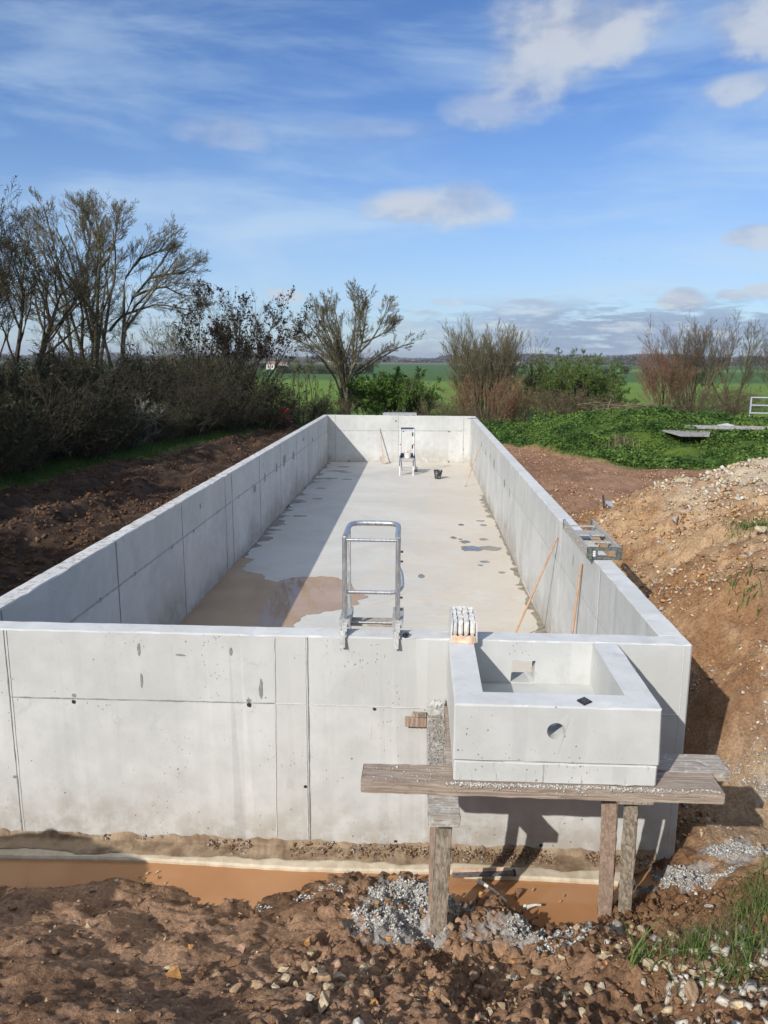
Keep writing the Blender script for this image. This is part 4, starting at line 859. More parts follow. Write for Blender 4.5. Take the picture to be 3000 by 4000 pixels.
# chalk pieces under the grass at the lower right
n = 420; x_ = r.normal(1.62, .28, n); y_ = r.normal(3.35, .30, n); k = (x_ > 1.0) & (y_ > 2.4) & (x_ > .33 * y_); chips('chalk_rubble', np.stack([x_, y_], -1)[k], (.012 + .045 * r.random(n) ** 2.2)[k], pick(r, ['white', 'cream'], [.75, .25], n)[k], 13)
# grey concrete spillings: many small lumps heaped in patches
def spill(cx, cy, rx, ry, n, seed, zl=.03):
    n = int(n * 3.2); r = np.random.default_rng(seed); a = r.random(n) * 6.283; d = np.sqrt(r.random(n)); x_ = cx + rx * d * np.cos(a); y_ = cy + ry * d * np.sin(a)
    k = fbm(x_, y_, 3.5, 3, seed) > .36 + .22 * d ** 2; xy = np.stack([x_, y_], -1)[k]; m = len(xy)
    c = np.array([(.52, .515, .495)]) * r.uniform(.75, 1.15, (m, 1)); return chips('concrete_spill', xy, .004 + .014 * r.random(m) ** 2.6, c, seed + 1, .15, .8)
for a in [(-.02, 4.98, .36, .30, 1900, 41), (-.10, 4.62, .36, .20, 1300, 42), (.72, 4.52, .32, .16, 900, 43), (1.12, 4.55, .26, .22, 900, 44), (2.15, 5.38, .28, .16, 700, 45), (2.62, 5.6, .34, .18, 800, 61), (1.75, 5.45, .35, .18, 800, 46), (3.1, 6.6, .35, .4, 400, 47), (2.7, 7.9, .25, .5, 250, 48), (-.75, 5.05, .25, .12, 300, 49), (3.6, 7.0, .35, .6, 500, 50), (.95, 4.2, .22, .10, 220, 51), (-1.1, 4.93, .2, .07, 120, 52), (2.3, 9.0, .3, .8, 400, 53), (.45, 5.40, .2, .1, 300, 54)]: spill(*a)
# individual stones
def rock_mesh(seed, rough=.3):
    r = random.Random(seed); bm = bmesh.new(); bmesh.ops.create_icosphere(bm, subdivisions=2, radius=1)
    for k in range(r.randint(9, 13)):
        d = Vector((r.gauss(0, 1), r.gauss(0, 1), r.gauss(0, 1))).normalized(); o_ = r.uniform(.18, .62)
        for v in bm.verts:
            e = v.co.dot(d) - o_
            if e > 0: v.co -= d * e
    sc = Vector((r.uniform(.85, 1.3), r.uniform(.7, 1), r.uniform(.5, .85)))
    for v in bm.verts: v.co = Vector((v.co.x * sc.x, v.co.y * sc.y, v.co.z * sc.z)) * (1 + r.uniform(-.04, .04))
    return bm
M_rk = {}
for k_, c in PAL.items():
    def fn(h, c=c):
        n = h.noise(h.P, 26, 6, .7); h.bump(n, .02, .7); return h.mix(h.ramp(n, .32, .68), [v * .62 for v in c], [min(v * 1.15, .8) for v in c])
    M_rk[k_] = material(k_ + '_rock', fn, .92, .2)
RM = {}
def rock(x, y, s, c, label, group, seed, name='rock', sink=.2, z=None):
    v = seed % 7
    if (v, c) not in RM:
        o = obj_bm(name, rock_mesh(100 + v), M_rk[c]); RM[(v, c)] = o.data
    else: o = bpy.data.objects.new(name, RM[(v, c)]); COL.objects.link(o)
    rr = random.Random(seed * 7 + 1); zz = float(ground_z(np.array([x]), np.array([y]))[0]) if z is None else z
    o.location = (x, y, zz + s * (.5 - sink)); o.scale = (s, s * rr.uniform(.8, 1), s * rr.uniform(.8, 1.15)); o.rotation_euler = (rr.uniform(-.4, .4), rr.uniform(-.4, .4), rr.uniform(0, 6.28))
    return tag(o, label, 'rock', group)
BIG = [  # x, y, half size, colour, label
 (-1.34, 3.77, .075, 'orange', 'yellowish rock, left one of the trio low in the mud bank'), (-1.20, 3.76, .072, 'brown', 'brown rock in the middle of the trio in the mud bank'), (-1.105, 3.78, .05, 'tan', 'tan rock, right one of the trio in the mud bank'),
 (-1.23, 3.88, .042, 'brown', 'small brown rock just above the trio in the mud'), (-1.37, 4.12, .040, 'orange', 'small orange rock in the mud with a shadow at its right'), (-1.04, 3.95, .062, 'brown', 'large brown half buried rock with a dark hollow behind'),
 (-1.44, 3.92, .036, 'cream', 'small cream rock left of the brown half buried one'), (-1.07, 4.22, .055, 'pink', 'pinkish wedge of rock at the top of the mud bank'), (-2.05, 4.22, .036, 'cream', 'lone pale stone on the smooth mud hump at left'),
 (-.34, 3.60, .065, 'cream', 'large cream rock at the bottom edge centre'), (-.20, 3.70, .055, 'tan', 'angular tan rock right of the cream one at the bottom'), (-.53, 3.42, .050, 'white', 'white angular rock low at the bottom edge'), (-.44, 3.47, .045, 'cream', 'cream rock beside the white one at the bottom edge'),
 (-.95, 3.56, .045, 'tan', 'tan crumbly lump at the bottom, left of the pale rocks'), (.37, 3.96, .055, 'tan', 'tall tan stone in the rubble below the left prop'), (.56, 3.93, .034, 'white', 'bright white stone low in the rubble'), (.80, 4.12, .062, 'orange', 'rounded orange rock beside the grey cement crumbs'),
 (1.36, 4.31, .062, 'orange', 'orange brown rock at the foot of the right bank'), (1.19, 4.25, .050, 'brown', 'brown rock left of the orange brown one under the bank'), (.31, 4.62, .062, 'tan', 'tan rock right of the left prop by the water'), (.27, 4.27, .040, 'cream', 'flat cream stone at the foot of the left prop'),
 (.22, 4.50, .034, 'white', 'long white stone between left prop and water'), (.81, 4.55, .050, 'cream', 'upright cream stone on the edge of the small pool'), (1.13, 4.02, .035, 'white', 'chalky stone poking up between grass blades'), (1.40, 3.99, .055, 'white', 'large white chalk stone in the grass'), (1.40, 3.74, .068, 'white', 'big white chalk block at the lower right'),
 (1.60, 3.66, .060, 'white', 'flat white chalk slab at the bottom right edge'), (1.84, 4.38, .034, 'white', 'small white stone high on the grassy bank'), (-.30, 4.86, .038, 'cream', 'cream stone at the end of the brown water'), (-.17, 5.08, .036, 'cream', 'pale stone against the wall foot near the left prop')]
for i, (x_, y_, s_, c, lb) in enumerate(BIG): rock(x_, y_, s_ * 1.08, c, lb, None, 200 + i)
for i, (x_, y_, s_, c) in enumerate([(.50, 5.20, .045, 'orange'), (.62, 5.27, .03, 'tan'), (.79, 5.22, .068, 'brown'), (.90, 5.27, .024, 'cream'), (1.13, 5.22, .026, 'cream'), (1.09, 5.16, .022, 'orange')]): rock(x_, y_, s_, c, ['orange stone in the small pool left of the big one', 'tan stone under the pale stick', 'big brown rock standing in the small pool', 'small cream stone right of the big rock in the pool', 'cream stone near the right props in the water', 'little orange stone in the water by the right props'][i], None, 260 + i, z=-1.845)
for i, (x_, y_, s_) in enumerate([(-2.16, 5.20, .022), (-2.08, 5.24, .026), (-2.07, 5.30, .026), (-2.0, 5.33, .020), (-1.97, 5.26, .024), (-1.90, 5.20, .020), (-1.84, 5.17, .018), (-2.12, 5.26, .020), (-2.02, 5.19, .022)]): rock(x_, y_, s_, ['cream', 'orange', 'cream'][i % 3], 'one of the crumbs of yellowish foam-like stone heaped in the brown water', 'yellowish stones in the brown water', 280 + i, name='foam_lump', z=-1.848)
for i, (x_, y_) in enumerate([(-1.87, 5.46), (-1.83, 5.46), (-1.18, 5.46)]): rock(x_, y_, .018, 'white', ['left pale crumb on the water side of the footing', 'pale crumb touching the left one on the footing edge', 'lone pale crumb on the footing edge further right'][i], None, 295 + i, z=-1.84)
r = random.Random(31)
for i in range(120):     # stones strewn over the rubbly part of the near bank
    x_ = r.uniform(-.75, 1.75); y_ = r.uniform(3.0, 5.1)
    if x_ > .5 * y_ or (.3 < x_ < 1.4 and y_ > 4.85): continue
    rock(x_, y_, r.uniform(.018, .058) if y_ < 4.85 else .025, r.choice(['tan', 'brown', 'tan', 'cream', 'orange', 'pink', 'brown', 'brown', 'tan']), 'fist sized stone strewn among the rubble on the near bank', 'stones strewn over the near bank', 300 + i)
for i in range(55):
    x_ = r.uniform(-.85, 1.5); y_ = r.uniform(2.95, 4.1)
    rock(x_, y_, r.uniform(.03, .085), r.choice(['cream', 'tan', 'cream', 'white', 'cream', 'tan']), 'angular pale limestone lump in the rubble at the bottom of the photo', 'pale limestone lumps along the bottom', 700 + i)
for i in range(22):
    x_ = r.uniform(-.7, .25); y_ = r.uniform(4.75, 5.5); rock(x_, y_, r.uniform(.022, .05), r.choice(['tan', 'cream', 'brown', 'tan']), 'broken stone in the heap between the two brown pools', 'stones heaped between the two pools', 380 + i)
for i in range(26):
    x_ = r.uniform(-2.6, -.6); y_ = r.uniform(3.1, 4.6); rock(x_, y_, r.uniform(.010, .030), r.choice(['brown', 'brown', 'tan', 'brown', 'tan', 'white']), 'small stone pressed into the smoother mud at left', 'small stones in the left mud', 400 + i)
for i in range(70):
    y_ = r.uniform(9.5, 13.6); x_ = r.uniform(.36, .47) * y_
    if y_ < 10.5 + .6 * abs(x_ - 5): continue
    rock(x_, y_, r.uniform(.04, .10), r.choice(['cream', 'white', 'cream', 'tan']), 'chunky whitish rubble block on the crest of the spoil slope', 'whitish blocks on the crest of the spoil slope', 600 + i)
for i in range(60):
    y_ = r.uniform(6.5, 13.5); x_ = r.uniform(.30, .5) * y_
    if x_ < 2.9: continue
    rock(x_, y_, r.uniform(.03, .085), r.choice(['tan', 'cream', 'white', 'orange', 'cream']), 'stone lying loose on the ochre spoil slope', 'stones on the spoil slope', 430 + i)
rock(4.25, 9.6, .17, 'cream', 'large flat cream slab on the spoil slope below the grass tuft', None, 520); rock(3.7, 11.2, .13, 'white', 'pale slab low on the left of the spoil slope', None, 521)

# cement that ran out over the front plank and the header
_pl = [o for o in bpy.data.objects if o.name.startswith('plank') and o.get('label', '').startswith('long thick')][0]
r = np.random.default_rng(61); n = 1500; x_ = np.where(r.random(n) < .6, r.uniform(.2, 1.56, n), r.uniform(-.3, 1.9, n)); y_ = 4.494 + .036 * r.random(n) + (x_ < .2) * .19 * r.random(n); o = chips('cement_drips', np.stack([x_, y_], -1), .003 + .011 * r.random(n) ** 2.5, np.array([(.50, .49, .46)]) * np.ones((n, 3)), 62, .3, .7, z=np.full(n, -.535) - .045 * r.random(n) ** 3 * (y_ < 4.502)); o.parent = _pl; o.location = -_pl.location
_hb = [o for o in bpy.data.objects if o.get('label', '').startswith('short thick')][0]
n = 1500; x_ = r.uniform(.088, .275, n); y_ = r.uniform(4.76, 5.64, n); o = chips('cement_crumbs', np.stack([x_, y_], -1), .003 + .010 * r.random(n) ** 2.2, np.array([(.36, .35, .325)]) * r.uniform(.8, 1.15, (n, 1)), 63, .2, .7, z=np.full(n, -.614)); o.parent = _hb; o.location = -_hb.location

# ------------------------------------------------------------------ plants
def quads_mesh(name, C, size, mat, parent=None, seed=0, col=None, up=.0, asp=1.7, kind=None):
    """leaf-sized four sided faces at points C"""
    r = np.random.default_rng(seed); n = len(C); R3 = rots(n, r)
    a = R3[:, :, 0]; b = R3[:, :, 1]
    if up:
        a = a * np.array([1, 1, 1 - up]); a /= np.linalg.norm(a, axis=1)[:, None]; b = b * np.array([1, 1, 1 - up]); b -= a * (a * b).sum(1)[:, None]; b /= np.linalg.norm(b, axis=1)[:, None] + 1e-9
    s = np.asarray(size) * r.uniform(.6, 1.3, n); a = a * (s * asp / 2)[:, None]; b = b * (s / 2)[:, None]
    V = np.stack([C - a, C + b * .9, C + a, C - b * .9], 1).reshape(-1, 3); F = np.arange(4 * n).reshape(n, 4)
    cc = None if col is None else np.repeat(col * r.uniform(.6, 1.35, (n, 1)), 4, 0)
    o = mesh_np(name, V, F, mat, parent, col=cc)
    if kind: o['kind'] = kind
    return o
def leafm(name, rough=.6, trans=.25):
    m = material(name, lambda h: h.n('ShaderNodeAttribute', attribute_name='Col').outputs['Color'], rough, .3)
    m.node_tree.nodes['Principled BSDF'].inputs['Specular IOR Level'].default_value = .25
    nt = m.node_tree; b = nt.nodes['Principled BSDF']; t = nt.nodes.new('ShaderNodeBsdfTranslucent'); a = nt.nodes.new('ShaderNodeAttribute'); a.attribute_name = 'Col'
    nt.links.new(a.outputs[0], t.inputs[0]); mx = nt.nodes.new('ShaderNodeMixShader'); mx.inputs[0].default_value = trans
    nt.links.new(b.outputs[0], mx.inputs[1]); nt.links.new(t.outputs[0], mx.inputs[2]); nt.links.new(mx.outputs[0], nt.nodes['Material Output'].inputs[0]); return m
M_leaf = leafm('leaf')
def barkf(c1, c2):
    return lambda h: h.mix(h.ramp(h.noise(h.P, 9, 4, .6), .35, .65), c1, c2)
M_bark = material('grey_green_bark', barkf((.085, .075, .050), (.19, .17, .115)), .95, .1)
M_barkd = material('dark_bark', barkf((.040, .032, .024), (.095, .078, .055)), .95, .1)
M_twig = material('olive_twig', barkf((.10, .088, .050), (.20, .175, .11)), .95, .1)
M_twigd = material('dark_twig', barkf((.035, .030, .022), (.085, .072, .048)), .95, .1)
M_twigr = material('reddish_twig', barkf((.15, .075, .05), (.26, .15, .10)), .95, .1)
M_twigb = material('brown_bramble', barkf((.09, .065, .042), (.19, .145, .10)), .95, .1)
def grow(seed, stems, levels, L0, r0, lean=.25, spread=.8, base_r=.3, kids=(7, 6, 5), lr=(.55, .5, .5), up=.25, wob=.16, t0=.25, k=6, stemdirs=None, rr=.55, rmin=.004, fork=None, init=None, cen=None, rs=0.0):
    """returns list per level of (points (n,k,3), radii (n,k))"""
    g = np.random.default_rng(seed); a = g.random(stems) * 6.283; d = np.sqrt(g.random(stems))
    P = np.stack([base_r * d * np.cos(a), base_r * d * np.sin(a), np.full(stems, -.15)], -1)
    D = np.stack([np.cos(a) * lean * (.3 + d), np.sin(a) * lean * (.3 + d), np.ones(stems)], -1)
    if stemdirs is not None: D = np.array(stemdirs, float); P = D * [base_r, base_r, 0] + [0, 0, -.15]
    D /= np.linalg.norm(D, axis=1)[:, None]; L = L0 * g.uniform(.75, 1.05, stems); Rr = r0 * g.uniform(.7, 1.1, stems); out = []
    for lv in range(levels):
        n = len(P); pts = np.zeros((n, k, 3)); dd = D.copy(); p = P.copy(); pts[:, 0] = p; dirs = np.zeros((n, k, 3)); dirs[:, 0] = dd
        if lv == 0 and init is not None: pts, rad0, L = init; n = len(pts); k0 = pts.shape[1]; dirs = np.gradient(pts, axis=1); dirs /= np.linalg.norm(dirs, axis=2)[..., None] + 1e-9
        for j in range(1, k if not (lv == 0 and init is not None) else 1):
            if cen is not None: q = p - np.array(cen); dd = dd + rs / k * q / (np.linalg.norm(q, axis=1)[:, None] + .3)
            dd = dd + g.normal(0, wob, (n, 3)) + np.array([0, 0, up / k]); dd /= np.linalg.norm(dd, axis=1)[:, None]
            p = p + dd * (L / (k - 1))[:, None]; pts[:, j] = p; dirs[:, j] = dd
        rad = np.maximum(Rr[:, None] * np.linspace(1, .16 if lv < levels - 1 else .4, k)[None], rmin); rad = rad0 if (lv == 0 and init is not None) else rad; out.append((pts, rad))
        if lv == levels - 1: break
        m = kids[lv]; t1 = fork if (lv == 0 and fork) else t0; t = t1 + (1 - t1) * (np.arange(m)[None] + g.random((n, m))) / m; kk = pts.shape[1]; t = np.minimum(t, .999) * (kk - 1); i = t.astype(int); f = (t - i)[..., None]; ii = np.arange(n)[:, None]
        P2 = pts[ii, i] * (1 - f) + pts[ii, np.minimum(i + 1, kk - 1)] * f; D2 = dirs[ii, i]
        side = g.normal(size=(n, m, 3)); side -= D2 * (side * D2).sum(-1)[..., None]; side /= np.linalg.norm(side, axis=-1)[..., None]
        D2 = D2 + side * g.uniform(.55, 1.15, (n, m, 1)) * spread; D2 /= np.linalg.norm(D2, axis=-1)[..., None]
        L2 = (L[:, None] * lr[lv] * (1.15 - .45 * t / (kk - 1)) * g.uniform(.6, 1.15, (n, m))); R2 = np.maximum(rad[ii, i] * rr * g.uniform(.7, 1.05, (n, m)), rmin)
        P = P2.reshape(-1, 3); D = D2.reshape(-1, 3); L = L2.ravel(); Rr = R2.ravel()
    return out
def limbed(seed, limbs, x, y, zg, r0, depth=1.2, spin=.8, kids=(13, 7, 5, 3), Lk=2.7, cen_z=2.5, lr=(.44, .56, .55, .5), **kw):
    """tree grown on a given set of main limbs (x, z profiles), bent to and fro in depth, plus turned copies so that the crown is round"""
    g = np.random.default_rng(seed); P, RD = [], []; zb = min(l[0][1] for l in limbs); done = []
    def add(l, ang, sc):
        l = np.array(l, float); d = np.concatenate([[0], np.cumsum(np.hypot(*np.diff(l, axis=0).T))]); t = np.linspace(0, d[-1], 10); px = np.interp(t, d, l[:, 0]); pz = np.interp(t, d, l[:, 1])
        p0 = 0.
        if l[0][1] > zb + .4:      # a side limb starts on the nearest limb already there
            Q = np.concatenate(done); p0 = Q[np.argmin((Q[:, 0] - l[0][0]) ** 2 + (Q[:, 1] - l[0][1]) ** 2), 2]
        py = p0 + depth * g.uniform(-1, 1) * (t / 3.2) ** 1.3 * .6
        if ang == 0: done.append(np.stack([np.interp(np.linspace(0, 9, 60), np.arange(10), a_) for a_ in (px, pz, py)], -1))
        dx, dy = px - x, py; c, s_ = math.cos(ang), math.sin(ang); base = l[0][1] < zb + .4
        r_ = r0 * (1 if base else .55) * (np.linspace(1, .22, 10) if base else np.linspace(1, .3, 10)); P.append(np.stack([dx * c - dy * s_, dx * s_ + dy * c, (pz - zb) * sc + zb - zg], -1)); RD.append(r_ * sc)
    for l in limbs: add(l, 0, 1)
    for i, l in enumerate(limbs):
        if l[0][1] < zb + .4: add(l, spin + g.uniform(-.3, .3), .93); add(l, -spin - .5 + g.uniform(-.3, .3), .88)
    P = np.array(P); RD = np.array(RD); L = np.full(len(P), Lk)
    a = dict(spread=.85, up=.25, wob=.09, t0=.22, k=5, rr=.42, rmin=.0042, fork=.42, cen=(0, 0, cen_z), rs=.55); a.update(kw)
    return grow(seed, len(P), 5, Lk, r0, init=(P, RD, L), kids=kids, lr=lr, **a)
def tubes(levels, sides):
    VV, FF = [], []; off = 0
    for (pts, rad), s in zip(levels, sides):
        n, k, _ = pts.shape; T = np.gradient(pts, axis=1); T /= np.linalg.norm(T, axis=2)[..., None] + 1e-9
        ref = np.where(np.abs(T[..., 2:3]) > .9, np.array([1., 0, 0]), np.array([0, 0, 1.])); U = np.cross(T, ref); U /= np.linalg.norm(U, axis=2)[..., None] + 1e-9; W = np.cross(T, U)
        a = 2 * np.pi * np.arange(s) / s; V = pts[:, :, None] + rad[..., None, None] * (U[:, :, None] * np.cos(a)[:, None] + W[:, :, None] * np.sin(a)[:, None])
        VV.append(V.reshape(-1, 3)); i = (np.arange(n)[:, None, None] * k + np.arange(k - 1)[None, :, None]) * s + np.arange(s); j = (np.arange(n)[:, None, None] * k + np.arange(k - 1)[None, :, None]) * s + (np.arange(s) + 1) % s
        FF.append((np.stack([i, j, j + s, i + s], -1) + off).reshape(-1, 4)); off += n * k * s
    return np.concatenate(VV), np.concatenate(FF)
def gz(x, y): return float(ground_z(np.array([float(x)]), np.array([float(y)]))[0])
def tree(name, x, y, label, cat, G, split=2, bark=None, twig=None, leaves=0, lcol=(.12, .16, .05), lsize=.05, group=None, seed=1, z=None, rz=0, dark=None, lower=None, names=('trunk', 'crown')):
    zz = gz(x, y) if z is None else z; t = thing(name, (x, y, zz), label, cat, group); o = np.array([x, y, zz])
    V, F = tubes(G[:split], [7, 5, 4][:split]); mesh_np(names[0], V + o, F, bark or M_bark, t, True)
    V, F = tubes(G[split:], [3] * 5); cr = mesh_np(names[1], V + o, F, twig or M_twig, t, False)
    if leaves:
        g = np.random.default_rng(seed); pts = np.concatenate([p[0][:, 1:].reshape(-1, 3) for p in G[-2:]]); C = pts[g.integers(0, len(pts), leaves)] + g.normal(0, lsize * .7, (leaves, 3))
        if lower: C = C[C[:, 2] > lower]
        lf = quads_mesh('leaves', C + o, lsize, M_leaf, t, seed, np.array(lcol))
    t.rotation_euler.z = rz; return t
def copy_thing(src, x, y, label=None, rz=0., s=1., group=None, z=None):
    t = src.copy(); COL.objects.link(t); t.location = (x, y, gz(x, y) if z is None else z); t.rotation_euler.z = rz; t.scale = (s, s, s)
    if label: t['label'] = label
    if group: t['group'] = group
    for ch in list(src.children):
        c = ch.copy(); COL.objects.link(c); c.parent = t
    return t
# --- main limbs (x, z) of the trees whose branching can be read
LIMB_CT = [[(-3.4,-.86),(-3.54,0.46),(-3.71,1.14),(-3.98,1.88),(-4.53,2.35),(-5.08,2.89),(-5.49,3.35),(-5.96,3.75)],[(-3.4,-.86),(-3.5,0.46),(-3.78,1.95),(-4.08,2.56),(-4.32,3.16),(-4.73,3.82),(-4.86,4.55)],[(-3.37,-.86),(-3.43,1.14),(-3.5,2.16),(-3.63,2.76),(-3.77,3.43),(-3.94,4.22),(-3.97,4.88)],[(-3.46,1.82),(-3.29,2.63),(-3.08,3.37),(-3.02,4.03),(-3.08,4.75)],[(-3.37,-.86),(-3.4,0.8),(-3.09,1.82),(-2.71,2.43),(-2.6,3.17),(-2.47,3.83),(-2.34,4.62)],[(-2.78,2.36),(-2.33,2.77),(-1.92,3.37),(-1.65,3.97),(-1.52,4.43)],[(-3.33,-.86),(-3.29,0.73),(-2.88,1.48),(-2.4,1.83),(-1.78,2.17),(-1.23,2.51),(-.69,2.78),(-.35,2.81)],[(-2.64,2.77),(-1.99,3.04),(-1.44,3.37),(-1.24,3.57)],[(-3.98,1.88),(-4.74,2.35),(-5.22,2.69),(-5.77,2.95)],[(-3.71,2.36),(-3.91,3.03),(-4.32,3.82),(-4.38,4.55)],[(-2.67,2.77),(-2.74,3.43),(-2.74,4.16),(-2.81,4.82)]]
LIMB_T1 = [[(-15.08,-1.19),(-15.01,1.62),(-15.04,3.63),(-15.13,4.58),(-15.56,5.09),(-16.14,5.47),(-16.55,6.09)],[(-15.13,4.52),(-15.21,5.34),(-15.22,6.16),(-15.35,7.09),(-15.45,7.95)],[(-14.97,2.01),(-15.58,3.11),(-16.07,3.82),(-16.81,4.58),(-17.23,5.15)],[(-15.04,3.63),(-15.51,4.01),(-15.8,4.58),(-16.29,5.21),(-16.79,6.47),(-16.97,7.46)],[(-15.19,5.22),(-15.71,5.84),(-16.11,6.59),(-16.24,7.46)]]
LIMB_T2 = [[(-14.63,-1.18),(-14.47,1.62),(-14.38,2.99),(-14.58,3.89),(-14.67,4.59),(-14.99,5.59),(-15.19,6.47),(-15.76,7.7)],[(-14.57,3.85),(-14.36,4.71),(-14.3,5.53),(-14.14,6.47),(-14.14,7.39),(-14.29,8.06)],[(-14.67,4.59),(-14.76,5.22),(-14.76,6.09),(-14.69,7.09),(-14.69,7.88)],[(-14.48,3.44),(-14.04,3.89),(-13.73,4.59),(-13.77,5.53),(-13.87,6.47),(-13.88,7.39)]]
LIMB_T3 = [[(-14.11,-1.18),(-13.82,1.62),(-13.67,2.47),(-13.47,3.44),(-13.26,4.72),(-13.01,5.54),(-12.88,6.47),(-12.91,7.08),(-12.96,7.88)],[(-13.26,4.72),(-13.32,5.85),(-13.6,6.59),(-13.73,7.58)],[(-12.99,5.6),(-12.65,5.97),(-12.42,6.59),(-12.26,7.57)],[(-12.9,6.22),(-13.18,6.96),(-13.33,7.7)],[(-13.47,3.44),(-13.77,3.95),(-14.1,4.08),(-14.26,4.71),(-14.34,5.47)]]
LIMB_T4 = [[(-13.11,-1.17),(-12.97,1.24),(-12.85,2.67),(-12.7,3.96),(-12.19,4.72),(-11.56,5.35),(-11.14,5.85),(-10.72,6.34),(-10.51,6.78)],[(-12.75,3.77),(-12.73,4.59),(-12.76,5.22),(-12.33,5.85),(-11.9,6.47),(-11.66,7.14)],[(-13.42,3.12),(-12.85,3.77),(-12.03,4.02),(-11.36,4.22),(-10.7,4.19),(-10.04,4.03),(-9.45,3.97)],[(-11.56,5.35),(-10.9,5.47),(-10.1,5.6),(-9.63,5.91)],[(-12.34,4.56),(-11.59,4.85),(-10.86,4.97),(-10.15,4.6),(-9.62,4.6)],[(-12.33,5.85),(-12.05,6.16),(-11.24,6.47),(-10.89,6.96)],[(-12.82,3.12),(-12.32,3.64),(-11.61,4.41),(-10.91,5.22),(-10.24,5.48)]]
# --- tall bare trees on the left
def big(seed, dirs, L0, r0, **k):
    L0 *= .86; a = dict(fork=.45, kids=(10, 9, 8, 5), lr=(.72, .52, .46, .45), spread=.80, up=.26, wob=.075, base_r=.25, rmin=.005, t0=.30, k=6, rr=.62); a.update(k)
    return grow(seed, len(dirs), 5, L0, r0, stemdirs=dirs, **a)
tree('bare_tree', -15.03, 33.5, 'tall bare tree with a leaning trunk, leftmost of the four behind the hedge', 'tree', limbed(301, LIMB_T1, -15.03, 33.5, -.7, .12, cen_z=5.0), 1, M_bark, M_twig, 700, (.13, .15, .07), .035, seed=1)
tree('bare_tree', -14.5, 33.9, 'tall bare tree forking low, second from left behind the hedge', 'tree', limbed(302, LIMB_T2, -14.5, 33.5, -.7, .12, cen_z=5.0), 1, M_bark, M_twig, 700, (.13, .15, .07), .035, seed=2)
tree('bare_tree', -13.9, 33.2, 'bare tree with a straight trunk and curved limb, third behind the hedge', 'tree', limbed(303, LIMB_T3, -13.9, 33.5, -.7, .12, cen_z=5.0), 1, M_bark, M_twig, 700, (.13, .15, .07), .035, seed=3)
tree('bare_tree', -13.0, 33.5, 'wide bare tree with branches sweeping right, rightmost tall one behind the hedge', 'tree', limbed(304, LIMB_T4, -13.0, 33.5, -.7, .12, cen_z=5.0), 1, M_bark, M_twig, 700, (.13, .15, .07), .035, seed=4)
tree('bare_tree', -13.2, 22.2, 'big dense bare tree cut by the left edge of the photo', 'tree', big(5, [(-.1, 0, 1), (.16, .1, 1), (.1, -.3, 1)], 6.8, .2), 2, M_barkd, M_twigd, 1500, (.09, .11, .04), .04, seed=5)
tree('bare_tree', -15.8, 29.5, 'dense tangled bare tree at the left edge, behind the cut one', 'tree', big(6, [(.1, 0, 1), (-.3, .1, 1), (.3, 0, .8)], 6.6, .2), 2, M_barkd, M_twigd, 2000, (.1, .12, .04), seed=6)
# tree still hung with dry dark seed pods
G = grow(7, 8, 4, 4.4, .07, lean=.40, spread=.65, base_r=.4, kids=(10, 8, 6), lr=(.45, .5, .5), up=.5, wob=.1)
tree('pod_tree', -7.3, 29.4, 'tree hung with dark dry pods at the right end of the left hedge', 'tree', G, 1, M_barkd, M_twigd, 4800, (.045, .034, .024), .075, seed=7, lower=2.6)
tree('bare_sapling', -9.0, 31, 'thin bushy bare tree between the sweeping one and the pod tree', 'tree', grow(8, 10, 4, 3.9, .05, lean=.5, spread=.7, kids=(9, 8, 6), up=.4), 1, M_barkd, M_twig, 800, seed=8)
# --- hedge on the left
def bush(seed, h=2.6, stems=26, lean=.75, **k):
    a = dict(kids=(6, 5, 4), lr=(.5, .5, .55), spread=.95, base_r=.55, up=.25, wob=.16, t0=.12, k=5, rmin=.005); a.update(k); return grow(seed, stems, 4, h, .03, lean=lean, **a)
HB = [tree('hedge_shrub', -8.4, 13.6, 'dark tangled hedge shrub with bare twigs along the left side', 'shrub', bush(21, 1.9), 1, M_barkd, M_twigd, 2200, (.03, .045, .015), .05, 'shrubs of the dark left hedge', 21, names=('stems', 'crown')),
      tree('hedge_shrub', -8.8, 16.0, 'dark tangled hedge shrub with bare twigs along the left side', 'shrub', bush(22, 2.3, 22), 1, M_barkd, M_twigd, 1200, (.035, .045, .02), .05, 'shrubs of the dark left hedge', 22, names=('stems', 'crown')),
      tree('hedge_shrub', -8.3, 18.6, 'dark tangled hedge shrub with bare twigs along the left side', 'shrub', bush(23, 2.0, 28), 1, M_barkd, M_twigd, 1200, (.035, .05, .018), .06, 'shrubs of the dark left hedge', 23, names=('stems', 'crown'))]
r = random.Random(55)
for i in range(58):
    if i < 22: y_ = 9 + i * 1.0; x_ = -(9.3 - .125 * (y_ - 12)) + r.uniform(-.3, .3); s_ = r.uniform(.52, .72)
    elif i < 42: y_ = 9 + (i - 22) * 1.15; x_ = -(11.2 - .13 * (y_ - 12)) + r.uniform(-.5, .5); s_ = r.uniform(.65, .9)
    else: y_ = 17 + (i - 42) * 1.05; x_ = -(13.3 - .13 * (y_ - 12)) + r.uniform(-.6, .6); s_ = r.uniform(.6, 1.15)
    lb_, gp_ = [('low dark tangled shrub in the front row of the left hedge along the muddy track', 'front row of the left hedge'), ('dark bare shrub in the second row of the left hedge', 'second row of the left hedge'), ('dark bare shrub at the back of the left hedge below the tall trees', 'back row of the left hedge')][0 if i < 22 else 1 if i < 42 else 2]
    copy_thing(HB[i % 3], x_, y_, lb_, r.uniform(0, 6.28), s_, gp_)
gs_ = tree('grey_shrub', -8.3, 21.0, 'silvery grey lichened shrub in front of the left hedge', 'shrub', bush(24, 1.5, 22), 1, M_twig, material('silver_twig', barkf((.13, .125, .11), (.25, .24, .22)), .9), 0, seed=24, names=('stems', 'crown'))
